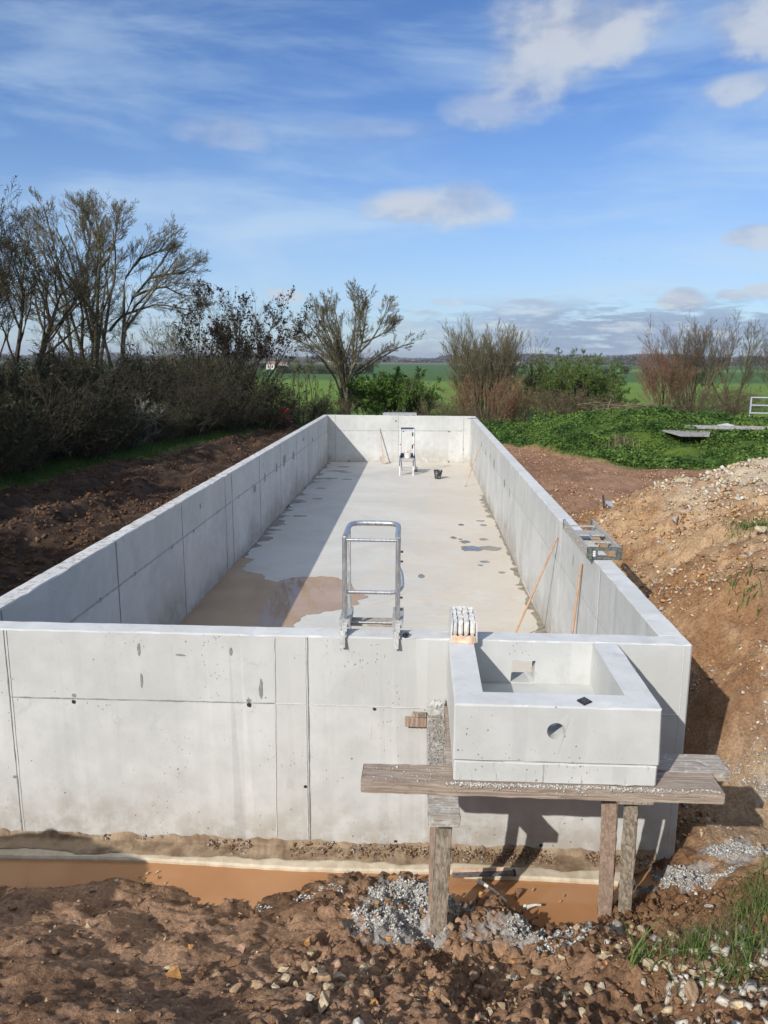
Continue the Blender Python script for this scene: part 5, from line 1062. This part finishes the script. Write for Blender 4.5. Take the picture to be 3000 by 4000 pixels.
for i, (x_, y_, s_) in enumerate([(-8.2, 27.4, 1.15), (-9.3, 26.2, 1.2), (-10.2, 28.0, 1.25), (-7.6, 28.8, 1.15), (-11.6, 27.5, 1.2), (-9.0, 29.2, 1.3), (-8.6, 24.6, .95)]):
    copy_thing(HB[i % 2 + 1], x_, y_, 'tall dark thicket shrub under the pod tree', r.uniform(0, 6), s_, 'tall thicket shrubs under the pod tree')
for i, (x_, y_, s_) in enumerate([(-11.9, 20.6, 1.2), (-12.6, 23.5, 1.25), (-11.2, 18.4, 1.0), (-13.6, 26.0, 1.3), (-10.9, 22.0, 1.0)]):
    copy_thing(HB[i % 3], x_, y_, 'tall dark thicket shrub at the left edge of the photo', r.uniform(0, 6), s_, 'tall thicket shrubs at the left edge')
for i, (x_, y_, s_) in enumerate([(-6.6, 27.0, .85), (-6.1, 29.2, .9), (-5.6, 31.0, .45), (-7.4, 25.0, .8), (-6.9, 31.5, .95), (-7.9, 23.5, .7), (-5.0, 33.0, .6)]):
    copy_thing(HB[(i + 1) % 3], x_, y_, 'dark shrub crowding the far end of the left hedge by the red machine', r.uniform(0, 6), s_, 'shrubs at the far end of the left hedge')
# off-frame trees and hedge on the left whose shade covers the track and the hedge
shade = tree('leafy_tree', -13.5, 9.5, 'broad tree beyond the left edge that shades the muddy track', 'tree', grow(33, 3, 4, 4.6, .16, lean=.35, kids=(8, 7, 6), lr=(.5, .5, .5), spread=.9, up=.2, wob=.12), 1, M_barkd, M_twigd, 9000, (.05, .08, .02), .20, seed=33, group='shade trees outside the view on the left')
for x_, y_, s_ in [(-10.9, 4.6, .9), (-10.7, 1.2, .9), (-11.0, 8.0, .85), (-11.2, 11.4, .8), (-12.2, 14.6, .9), (-14.5, 2.5, 1.2), (-15.5, 14, 1.25), (-15.5, 18.5, 1.1)]: copy_thing(shade, x_, y_, None, x_ + y_, s_)
# --- centre: round bare tree, saplings and green bush behind the pool
tree('bare_tree', -3.4, 36, 'round headed bare tree spreading from a short trunk, centre of the photo', 'tree', limbed(341, LIMB_CT, -3.4, 36, -.75, .085, depth=1.3, cen_z=2.0, kids=(13, 7, 5, 3), Lk=1.85), 1, M_bark, M_twig, 500, (.14, .16, .07), .035, seed=41)
for i, (x_, y_, h_) in enumerate([(-6.2, 36.5, 3.4), (-5.6, 34.5, 3.1), (-5.0, 37, 3.3), (-4.7, 35, 2.6), (-6.9, 35.5, 3.0), (-1.0, 36.5, 2.2), (.0, 37.5, 1.9), (.5, 35.8, 1.8)]):
    tree('bare_sapling', x_, y_, ['thin bare sapling second in the row right of the left hedge', 'sapling rising in front of the white house', 'slender sapling left of the round headed tree', 'short sapling at the foot of the round headed tree', 'slim sapling closest to the left hedge', 'bare sapling just right of the green bush', 'low sapling between green bush and multi-stemmed tree', 'twiggy sapling behind the far wall right of centre'][i], 'sapling',
         grow(50 + i, 2, 4, h_, .03, lean=.22, spread=.5, kids=(7, 4, 3), lr=(.35, .5, .5), up=.5, wob=.09), 1, M_bark, M_twig, 150, seed=50 + i)
GB = grow(61, 34, 4, 2.1, .03, lean=.55, spread=.9, base_r=.8, kids=(6, 5, 4), lr=(.5, .5, .5), up=.3, k=5)
gbush = tree('leafy_bush', -1.85, 37.6, 'fresh green leafy bush behind the far wall', 'bush', GB, 1, M_bark, M_twig, 34000, (.085, .165, .022), .055, seed=61, names=('stems', 'twigs'))
copy_thing(gbush, -.6, 38.8, 'smaller fresh green bush close behind the first at the far wall', 2.0, .62)
tree('multi_stemmed_tree', 3.3, 40, 'bare olive multi-stemmed tree right of centre', 'tree', grow(62, 36, 4, 3.7, .055, lean=.40, spread=.5, base_r=.6, kids=(9, 8, 5), lr=(.52, .5, .5), up=.6, wob=.06), 1, M_twig, M_twig, 1500, (.20, .18, .09), .04, seed=62, names=('stems', 'crown'))
tree('bare_sapling', 5.3, 40.5, 'fine bare sapling right of the olive multi-stemmed tree', 'sapling', grow(63, 3, 4, 4.2, .035, lean=.25, spread=.45, kids=(8, 5, 3), lr=(.42, .5, .5), up=.5, wob=.07), 1, M_twig, M_twig, 0, seed=63)
RB = tree('dogwood_bush', 3.0, 36.0, 'reddish twiggy bush just behind the far right wall corner', 'bush', grow(64, 36, 4, 2.0, .02, lean=.45, spread=.6, base_r=.9, kids=(6, 5, 3), lr=(.42, .5, .5), up=.45, wob=.1, k=5), 1, M_twigr, M_twigr, 500, (.16, .13, .05), .05, seed=64, names=('stems', 'twigs'))
copy_thing(RB, 4.3, 37.0, 'reddish brown twiggy bush, middle of the low row', 1.0, .7); 
BB = tree('bramble_bush', 5.6, 37.2, 'brown bramble in front of the green willow bush', 'bush', grow(65, 34, 4, 1.7, .016, lean=.85, spread=.9, base_r=1.0, kids=(6, 5, 4), lr=(.5, .5, .5), up=.1, wob=.2, k=5), 1, M_twigb, M_twigb, 900, (.10, .10, .04), .05, seed=65, names=('stems', 'twigs'))
copy_thing(BB, 7.6, 37.2, 'brown bramble at the right foot of the green willow bush', 2, .95); copy_thing(BB, .9, 36.6, 'low bramble behind the far wall right of the green bush', 4, .7); copy_thing(BB, -4.3, 35.2, 'bramble left of the round headed tree', 5, .7); copy_thing(BB, 15.4, 43.5, 'dark low bramble between the two right hand tree clumps', 3, 1.0); copy_thing(BB, 17.5, 44.0, 'dark low bramble behind the metal gate', 1, .9); copy_thing(BB, 2.2, 34.8, 'bramble close behind the right end of the far wall', .5, .6)
WB = tree('willow_bush', 7.7, 41.5, 'dense dark green willow bush with upright shoots', 'bush', grow(66, 50, 4, 2.9, .03, lean=.48, spread=.75, base_r=1.0, kids=(7, 6, 4), lr=(.45, .5, .5), up=.35, k=5), 1, M_bark, M_twig, 46000, (.10, .165, .032), .045, seed=66, names=('stems', 'twigs'))
copy_thing(WB, 8.9, 41.2, 'smaller green willow bush at the right side of the dense one', 2.4, .66)
# right hand clumps
tree('multi_stemmed_tree', 13.6, 44.5, 'bushy bare clump with reddish brown twigs on the right', 'tree', grow(67, 20, 4, 3.0, .045, lean=.42, spread=.55, base_r=.5, kids=(8, 7, 5), lr=(.52, .5, .5), up=.45, wob=.08), 1, M_twigb, M_twigr, 900, (.2, .13, .08), .05, seed=67, names=('stems', 'crown'))
tree('multi_stemmed_tree', 15.4, 45.5, 'taller bare clump with pale twig tips on the right', 'tree', grow(68, 18, 4, 4.1, .055, lean=.30, spread=.55, base_r=.5, kids=(9, 8, 5), lr=(.52, .5, .5), up=.5, wob=.07), 1, M_twig, M_twigb, 900, (.2, .17, .1), .05, seed=68, names=('stems', 'crown'))
tree('bare_tree', 18.0, 46, 'open pale barked bare tree by the right edge', 'tree', grow(69, 6, 4, 4.4, .06, lean=.4, spread=.55, base_r=.3, kids=(10, 8, 6), lr=(.42, .5, .5), up=.4, wob=.1), 1, M_twig, M_twig, 500, (.18, .17, .08), .05, seed=69)
tree('bare_tree', 20.6, 46.5, 'bare tree cut by the right edge of the photo', 'tree', grow(70, 7, 4, 4.3, .05, lean=.5, spread=.6, base_r=.3, kids=(9, 8, 5), lr=(.42, .5, .5), up=.35, wob=.1), 1, M_twig, M_twigb, 300, (.18, .17, .08), .05, seed=70)

# --- nettles on the mounds, short grass, tufts
r = np.random.default_rng(91)
n = 130000; x_ = r.uniform(2.2, 15, n); y_ = r.uniform(17.5, 33, n); _, _, gs, _ = zones(x_, y_); hh = fbm(x_, y_, 1.1, 4, 401); bare = np.exp(-(((x_ - 7.0) / .9) ** 2 + ((y_ - 26.8) / .5) ** 2))
k = (gs > .55) & (hh > .28 + .2 * r.random(n)) & (bare < .45 * r.random(n) + .3); x_, y_, hh = x_[k], y_[k], hh[k]
C = np.stack([x_, y_, ground_z(x_, y_) + r.random(len(x_)) ** .7 * (.04 + .9 * np.clip(hh - .42, 0, 1))], -1); cg = lerp(C3(.034, .080, .015) + 0 * C, C3(.13, .215, .042), ssm(fbm(x_, y_, 2.2, 4, 411), .25, .75))
quads_mesh('nettles', C, .06, M_leaf, None, 92, cg, up=.45, asp=1.4, kind='stuff')
def blades(name, xy, h, w, col, seed, lean=.5, parent=None, kind=None, z=None):
    r = np.random.default_rng(seed); n = len(xy); a = r.random(n) * 6.283; z = ground_z(xy[:, 0], xy[:, 1]) if z is None else z; b = np.stack([xy[:, 0], xy[:, 1], z - .01], -1)
    d = np.stack([np.cos(a), np.sin(a), 0 * a], -1); s = np.stack([-np.sin(a), np.cos(a), 0 * a], -1); h = h * r.uniform(.5, 1.15, n); ln = lean * r.uniform(.2, 1.3, n); K = 5; V = []
    for j in range(K):
        t = j / (K - 1); c = b + d * (h * ln * t * t)[:, None] + np.array([0, 0, 1]) * (h * t * (1 - .35 * ln * t))[:, None]; ww = (w * (1 - t) ** .7 + .0004)
        V += [c - s * ww / 2, c + s * ww / 2]
    V = np.stack(V, 1); F = np.concatenate([np.stack([2 * j + np.arange(n) * 2 * K, 2 * j + 1 + np.arange(n) * 2 * K, 2 * j + 3 + np.arange(n) * 2 * K, 2 * j + 2 + np.arange(n) * 2 * K], -1) for j in range(K - 1)])
    cc = np.repeat(np.asarray(col) * r.uniform(.65, 1.35, (n, 1)) * np.ones((n, 3)), 2 * K, 0); o = mesh_np(name, V.reshape(-1, 3), F, M_leaf, parent, col=cc)
    if kind: o['kind'] = kind
    return o
n = 26000; y_ = r.uniform(8, 33, n); x_ = -(7.2 - .13 * (y_ - 12)) - r.random(n) * 3.2; _, _, gs, _ = zones(x_, y_); k = gs > .3 + .5 * r.random(n); blades('grass', np.stack([x_, y_], -1)[k], .15, .012, (.055, .12, .02), 93, kind='stuff')
n = 9000; x_ = r.uniform(2.3, 12, n); y_ = r.uniform(16.5, 27, n); _, _, gs, _ = zones(x_, y_); k = (gs > .15) & (gs < .97) | ((gs > .5) & (r.random(n) > .6)); blades('grass', np.stack([x_, y_], -1)[k], .14, .014, (.07, .15, .025), 94, kind='stuff')
def tuft(x, y, n, h, label, seed, rad=.07, lean=.75, col=(.10, .165, .04), w=.006, dry=True):
    z0 = gz(x, y); t = thing('grass_tuft', (x, y, z0), label, 'grass tuft'); r = np.random.default_rng(seed); xy = np.stack([r.normal(x, rad, n), r.normal(y, rad, n)], -1)
    blades('blades', xy, h, w, col, seed, lean, t)
    if dry: xy = np.stack([r.normal(x, rad * 1.6, n // 2), r.normal(y, rad * 1.6, n // 2)], -1); blades('dry_blades', xy, h * .8, w * .5, (.26, .17, .09), seed + 1, 1.6, t)
    return t
tuft(2.02, 4.05, 240, .20, 'big green grass tuft on the bank at the right edge, highest one', 71, .10); tuft(2.2, 4.35, 110, .17, 'loose grass tuft behind the big one at the right edge', 76, .12)
tuft(1.50, 3.72, 190, .17, 'thick green grass tuft amid chalk stones, lower right', 72, .07, .6); tuft(1.22, 3.62, 22, .26, 'long arching grass blades reaching left over the rubble', 73, .05, 1.3, w=.012, dry=False)
tuft(1.62, 3.40, 80, .20, 'spreading coarse grass at the bottom right corner', 74, .08, 1.2, w=.011); tuft(1.80, 3.7, 110, .18, 'small grass tuft at the right edge between chalk stones', 77, .07, .9)
tuft(3.55, 8.3, 40, .16, 'small weedy tuft low on the spoil slope', 75, .12, .8, (.07, .14, .03), .02, False); tuft(2.62, 7.6, 40, .13, 'little green weed near the wall foot on the spoil slope', 78, .10, .8, (.07, .14, .03), .02, False)
tuft(4.3, 10.1, 260, .13, 'narrow streak of green grass on the upper spoil slope', 79, .16, .8, (.075, .15, .03), .012, False)
n = 900; x_ = r.normal(1.7, .35, n); y_ = r.normal(3.7, .35, n); k = x_ > 1.15; blades('dry_grass', np.stack([x_, y_], -1)[k], .12, .003, (.28, .19, .11), 95, 1.8, kind='stuff')

# ------------------------------------------------------------------ things beyond the pool
M_zinc = material('zinc_gate', metalf((.42, .46, .50), (.60, .64, .68)), .45, .5, .3)
gt = thing('metal_gate', (15.0, 33, gz(15, 33)), 'light grey tubular field gate at the right edge', 'gate')
for k in range(4):
    z_ = .655 - .318 * k; part('rail', gt, M_zinc, lambda bm: add_tube(bm, [(13.62, 33, z_), (17.0, 33.05, z_ - .03)], .032 if k < 3 else .04, 10), True)
for x_ in (13.60, 15.3, 17.0): part('upright', gt, M_zinc, lambda bm: add_bar(bm, (x_, 33.0, -.42), (x_, 33.0, .69), .05, .05, (0, 1, 0)))
part('foot_plate', gt, M_zinc, lambda bm: add_box(bm, (13.62, 32.98, -.40), (.14, .12, .16)))
M_old = varied('silvered_board', (.20, .19, .18), (.36, .34, .32), 9, .9, .004)
def slabs(name, pts, z, th, mat, label, cat):
    c = Vector((sum(p[0] for p in pts) / len(pts), sum(p[1] for p in pts) / len(pts), z)); bm = bmesh.new(); lo = [bm.verts.new((p[0] - c.x, p[1] - c.y, p[2] if len(p) > 2 else 0)) for p in pts]; hi = [bm.verts.new((v.co.x, v.co.y, v.co.z + th)) for v in lo]; n = len(pts)
    for i in range(n): bm.faces.new((lo[i], lo[(i + 1) % n], hi[(i + 1) % n], hi[i]))
    bm.faces.new(hi); bm.faces.new(lo[::-1]); bmesh.ops.bevel(bm, geom=bm.edges[:], offset=.006, segments=1, affect='EDGES'); o = obj_bm(name, bm, mat); o.location = c; return tag(o, label, cat)
slabs('door_panel', [(7.25, 22.0, .02), (8.1, 22.2, .0), (8.4, 22.95, .06), (7.0, 22.9, .08)], .02, .05, M_old, 'weathered grey board poking from the nettles, leftmost and shorter one', 'board')
slabs('door_panel', [(7.75, 23.0), (14.5, 22.3), (14.6, 22.6, .04), (7.72, 23.2, .05)], .18, .05, M_old, 'very long narrow weathered plank lying across the nettles', 'plank')
slabs('door_panel', [(9.9, 21.9), (13.6, 21.6), (13.8, 22.2, .06), (9.75, 22.35, .05)], .10, .05, M_old, 'weathered grey board under the long plank near the right edge', 'board')
M_tarp = varied('white_plastic_sheet', (.50, .52, .48), (.68, .70, .66), 6, .4)
tb_ = bmesh.new(); r = random.Random(4); G_ = []
for j in range(9):
    G_.append([tb_.verts.new((8.15 + 1.15 * i / 12, 23.05 + .7 * j / 8, .17 + .14 * math.exp(-((i - 9) / 2.8) ** 2 - ((j - 4) / 4.) ** 2) + .05 * math.exp(-((i - 3) / 2) ** 2) + r.uniform(-.025, .025))) for i in range(13)])
for a, b in zip(G_, G_[1:]):
    for i in range(12): tb_.faces.new((a[i], a[i + 1], b[i + 1], b[i]))
o = obj_bm('plastic_sheet', tb_, M_tarp, None, True); o.modifiers.new('s', 'SOLIDIFY').thickness = .006; tag(o, 'crumpled whitish plastic sheet lying on the nettles', 'plastic sheet')
bpile = thing('branch_pile', (7.2, 28.3, gz(7.2, 28.3)), 'heap of dead grey branches on top of the green mound', 'branch pile'); r = random.Random(8); zb = gz(7.2, 28.3)
for k in range(34):
    a = r.uniform(-.35, .35); L = r.uniform(.5, 1.3); c = Vector((7.3 + r.gauss(0, .6), 28.3 + r.gauss(0, .3), zb + r.uniform(.02, .22))); d = Vector((math.cos(a), r.uniform(-.5, .5), r.uniform(-.12, .16)))
    part('branch', bpile, M_twigb if k % 3 else M_twig, lambda bm: add_tube(bm, [c - d * L / 2, c + Vector((0, 0, r.uniform(-.04, .06))), c + d * L / 2], [r.uniform(.014, .03), .018, .008], 6))
part('branch', bpile, M_twig, lambda bm: add_tube(bm, [(6.6, 28.1, zb), (6.72, 28.1, zb + .42)], [.03, .02], 6))
wd = thing('dry_weeds', (5.5, 21.6, gz(5.5, 21.6)), 'clump of pinkish dry weed stalks at the foot of the green mound', 'weeds')
xy = np.stack([np.random.default_rng(3).normal(5.5, .16, 160), np.random.default_rng(4).normal(21.6, .15, 160)], -1); blades('stalks', xy, .55, .014, (.30, .19, .14), 96, .5, wd)
yb_ = quads_mesh('leaves', np.stack([np.random.default_rng(5).normal(10.1, .25, 700), np.random.default_rng(6).normal(24.6, .2, 700), gz(10.1, 24.6) + .02 + .16 * np.random.default_rng(7).random(700)], -1), .07, M_leaf, None, 97, np.array((.12, .18, .03))); yb_.name = 'flowering_weed'; tag(yb_, 'yellow green flowering clump among the dark nettles on the right', 'plant')
sc = thing('metal_scrap', (3.1, 12.6, gz(3.1, 12.6)), 'small shiny bent sheet of metal half buried beside the spoil slope', 'scrap'); part('sheet', sc, M_zinc, lambda bm: add_box(bm, (3.16, 12.6, gz(3.1, 12.6) + .045), (.26, .20, .012), (.3, .2, .3))); part('edge', sc, M_black, lambda bm: add_bar(bm, (3.0, 12.55, gz(3.1, 12.6) - .02), (2.98, 12.6, gz(3.1, 12.6) + .2), .03, .012, (0, 1, 0)))
zr = gz(-5.25, 30.2); rm = thing('red_machine', (-5.25, 30.2, zr), 'small red motor machine parked under the hedge beyond the left wall', 'machine')
M_redp = varied('red_paint', (.38, .03, .015), (.60, .07, .03), 12, .5)
part('engine_cover', rm, M_redp, lambda bm: add_box(bm, (-5.30, 30.2, zr + .62), (.42, .4, .20), (0, .08, 0), .04)); part('frame', rm, M_redp, lambda bm: (add_bar(bm, (-5.35, 30.2, zr + .5), (-5.02, 30.2, zr + .18), .1, .08), add_bar(bm, (-5.4, 30.0, zr + .45), (-5.4, 30.0, zr + .1), .05, .05, (0, 1, 0))))
part('handle', rm, M_black, lambda bm: add_tube(bm, [(-5.1, 30.05, zr + .3), (-4.75, 30.05, zr + .45), (-4.5, 30.05, zr + .62)], .02, 8)); part('wheel', rm, M_black, lambda bm: add_tube(bm, [(-5.2, 29.98, zr + .13), (-5.2, 30.1, zr + .13)], .14, 16)); part('wheel', rm, M_black, lambda bm: add_tube(bm, [(-5.2, 30.3, zr + .13), (-5.2, 30.42, zr + .13)], .14, 16))

# --- far houses, woods, hedges, birds
M_render = varied('white_render', (.66, .64, .60), (.78, .77, .73), .3, .9); M_roof = varied('clay_roof', (.28, .14, .09), (.36, .20, .14), .6, .9); M_dark = material('dark_window', (.04, .045, .05), .3)
def house(x, y, w_, d_, h_, label, rise=1.7, wins=5, z=-4.0):
    t = thing('farm_house', (x, y, z), label, 'house')
    part('walls', t, M_render, lambda bm: box2(bm, (x - w_ / 2, y - d_ / 2, z - .5), (x + w_ / 2, y + d_ / 2, z + h_)))
    def roof(bm):
        e = .35; P = [(x - w_ / 2 - e, y - d_ / 2 - e, z + h_ + .01), (x + w_ / 2 + e, y - d_ / 2 - e, z + h_ + .01), (x + w_ / 2 + e, y + d_ / 2 + e, z + h_ + .01), (x - w_ / 2 - e, y + d_ / 2 + e, z + h_ + .01), (x - w_ / 2 - e, y, z + h_ + rise), (x + w_ / 2 + e, y, z + h_ + rise)]; v = [bm.verts.new(p) for p in P]
        for f in ((0, 1, 5, 4), (2, 3, 4, 5), (0, 4, 3), (1, 2, 5), (0, 3, 2, 1)): bm.faces.new([v[i] for i in f])
    rf = part('roof', t, M_roof, roof)
    for i in range(wins): xx = x - w_ / 2 + w_ * (i + .5) / wins; part('window', t, M_dark, lambda bm: box2(bm, (xx - .45, y - d_ / 2 - .03, z + 1.0), (xx + .45, y - d_ / 2 + .05, z + 2.3)))
    return t
house(-86.5, 452, 4.5, 6, 3.0, 'small white cottage with a red roof, left end of the nearest farm', 1.5, 2); house(-80.5, 455, 6.5, 5, 3.0, 'long low white farm building with dark openings nearest on the left', .9, 5)
house(47.5, 920, 9, 8, 3.2, 'low white house leftmost in the far white group', 1.6, 3); house(58, 925, 11, 9, 4.2, 'white house with a gable second in the far group', 2.2, 3); house(90, 955, 14, 9, 4.8, 'taller white house in the middle of the far group', 2.4, 4); house(102, 965, 10, 8, 3.4, 'low red roofed house right of the taller far one', 2.2, 3); house(115.5, 985, 10, 8, 4.0, 'bright white end house at the right of the far group', 2.4, 3)
house(-246, 1650, 16, 9, 4.5, 'tiny far white house, left one on the skyline', 2, 3, 1); house(-214, 1600, 13, 9, 4, 'tiny far white house, middle one on the skyline', 2, 3, 1); house(-168, 1400, 13, 9, 4, 'tiny far white house, right one by the round tree on the skyline', 2, 3, -2)
def wood(name, x0, x1, y0, dep, hmin, hmax, n, sz, c1, c2, seed, f=.012, z=-4., gap=.0):
    r = np.random.default_rng(seed); x_ = r.uniform(x0, x1, n); y_ = y0 + r.uniform(0, dep, n); hh = hmin + (hmax - hmin) * ssm(fbm(x_, y_ * .3, f, 4, seed, .6), .3, .7)
    k = fbm(x_, y_ * .2, f * .4, 2, seed + 9) > gap; x_, y_, hh = x_[k], y_[k], hh[k]; m = len(x_)
    C = np.stack([x_, y_, z + hh * r.random(m) ** .6], -1); t_ = fbm(x_, y_, f * 1.5, 3, seed + 3); return tag(quads_mesh(name, C, sz, M_leaf, None, seed, lerp(np.array(c1) + 0 * C, np.array(c2), ssm(t_, .35, .65)), asp=1.3), kind='stuff')
wood('far_wood', -1500, 1500, 1550, 60, 8, 15, 42000, 4.0, (.15, .145, .145), (.19, .175, .165), 501)
wood('far_wood', 100, 620, 1300, 60, 9, 17, 16000, 3.4, (.14, .13, .125), (.17, .155, .14), 502)
wood('far_wood', -800, 900, 1100, 30, 3, 9, 26000, 2.2, (.10, .09, .06), (.14, .12, .08), 503, .02, gap=.35)
wood('far_hedge', -300, -34, 480, 14, 2, 6, 9000, 1.1, (.07, .075, .035), (.11, .10, .055), 504, .03, gap=.25); wood('far_hedge', -60, -20, 325, 8, 1.5, 5, 3500, .7, (.04, .06, .02), (.07, .08, .03), 505, .05)
wood('far_hedge', 250, 420, 560, 8, 2, 5, 5000, 1.0, (.10, .085, .06), (.13, .11, .075), 506, .03); wood('far_hedge', 84, 98, 377, 4, .5, 1.6, 700, .5, (.07, .07, .035), (.09, .08, .045), 507)
for x_, y_, s_, lb in ((87.5, 378, 2.6, 'small dark shrub on the field, left of three'), (96.5, 380, 4.0, 'dark pointed shrub on the field, tallest of three'), (115.8, 414, 2.8, 'round brown shrub alone on the field, right of three')):
    r = np.random.default_rng(int(x_)); n = 700; C = r.normal(size=(n, 3)); C /= np.linalg.norm(C, axis=1)[:, None]; C *= r.random((n, 1)) ** .4; C = C * [s_ * .55, s_ * .5, s_ * .5] + [x_, y_, -4 + s_ * .45]
    t = thing('field_shrub', (x_, y_, -4), lb, 'shrub'); quads_mesh('foliage', C, .55, M_leaf, t, 3, np.array((.05, .06, .025))); part('stem', t, M_barkd, lambda bm: add_tube(bm, [(x_, y_, -4.2), (x_, y_, -3)], .12, 6))
for i, (a_, e_) in enumerate([(.2191, .122), (.2405, .1199)]):
    d_ = 170.; c = Vector((a_ * d_, d_, 2.1 + e_ * d_)); t = thing('bird', c, ['tiny dark bird high in the sky, left of the two', 'tiny dark bird high in the sky, right of the two'][i], 'bird')
    part('body', t, M_black, lambda bm: add_tube(bm, [c + Vector((0, -.12, 0)), c + Vector((0, -.03, .01)), c + Vector((0, .1, 0))], [.012, .035, .008], 8))
    for s in (-1, 1): part('wing', t, M_black, lambda bm: bm.faces.new([bm.verts.new(c + Vector(p)) for p in ((s * .02, -.05, .01), (s * .16, -.03, .07), (s * .26, .05, .04), (s * .02, .05, .01))]))

# ------------------------------------------------------------------ thin haze in the air
hz = bmesh.new(); box2(hz, (-7000, -320, -6.2), (7000, 9500, 60)); hm = bpy.data.materials.new('haze'); hm.use_nodes = True; hm.node_tree.nodes.clear()
_o = hm.node_tree.nodes.new('ShaderNodeOutputMaterial'); _v = hm.node_tree.nodes.new('ShaderNodeVolumePrincipled'); _v.inputs['Color'].default_value = (.80, .88, 1, 1); _v.inputs['Density'].default_value = .00017; _v.inputs['Anisotropy'].default_value = .2
hm.node_tree.links.new(_v.outputs[0], _o.inputs['Volume']); tag(obj_bm('haze', hz, hm), kind='stuff')
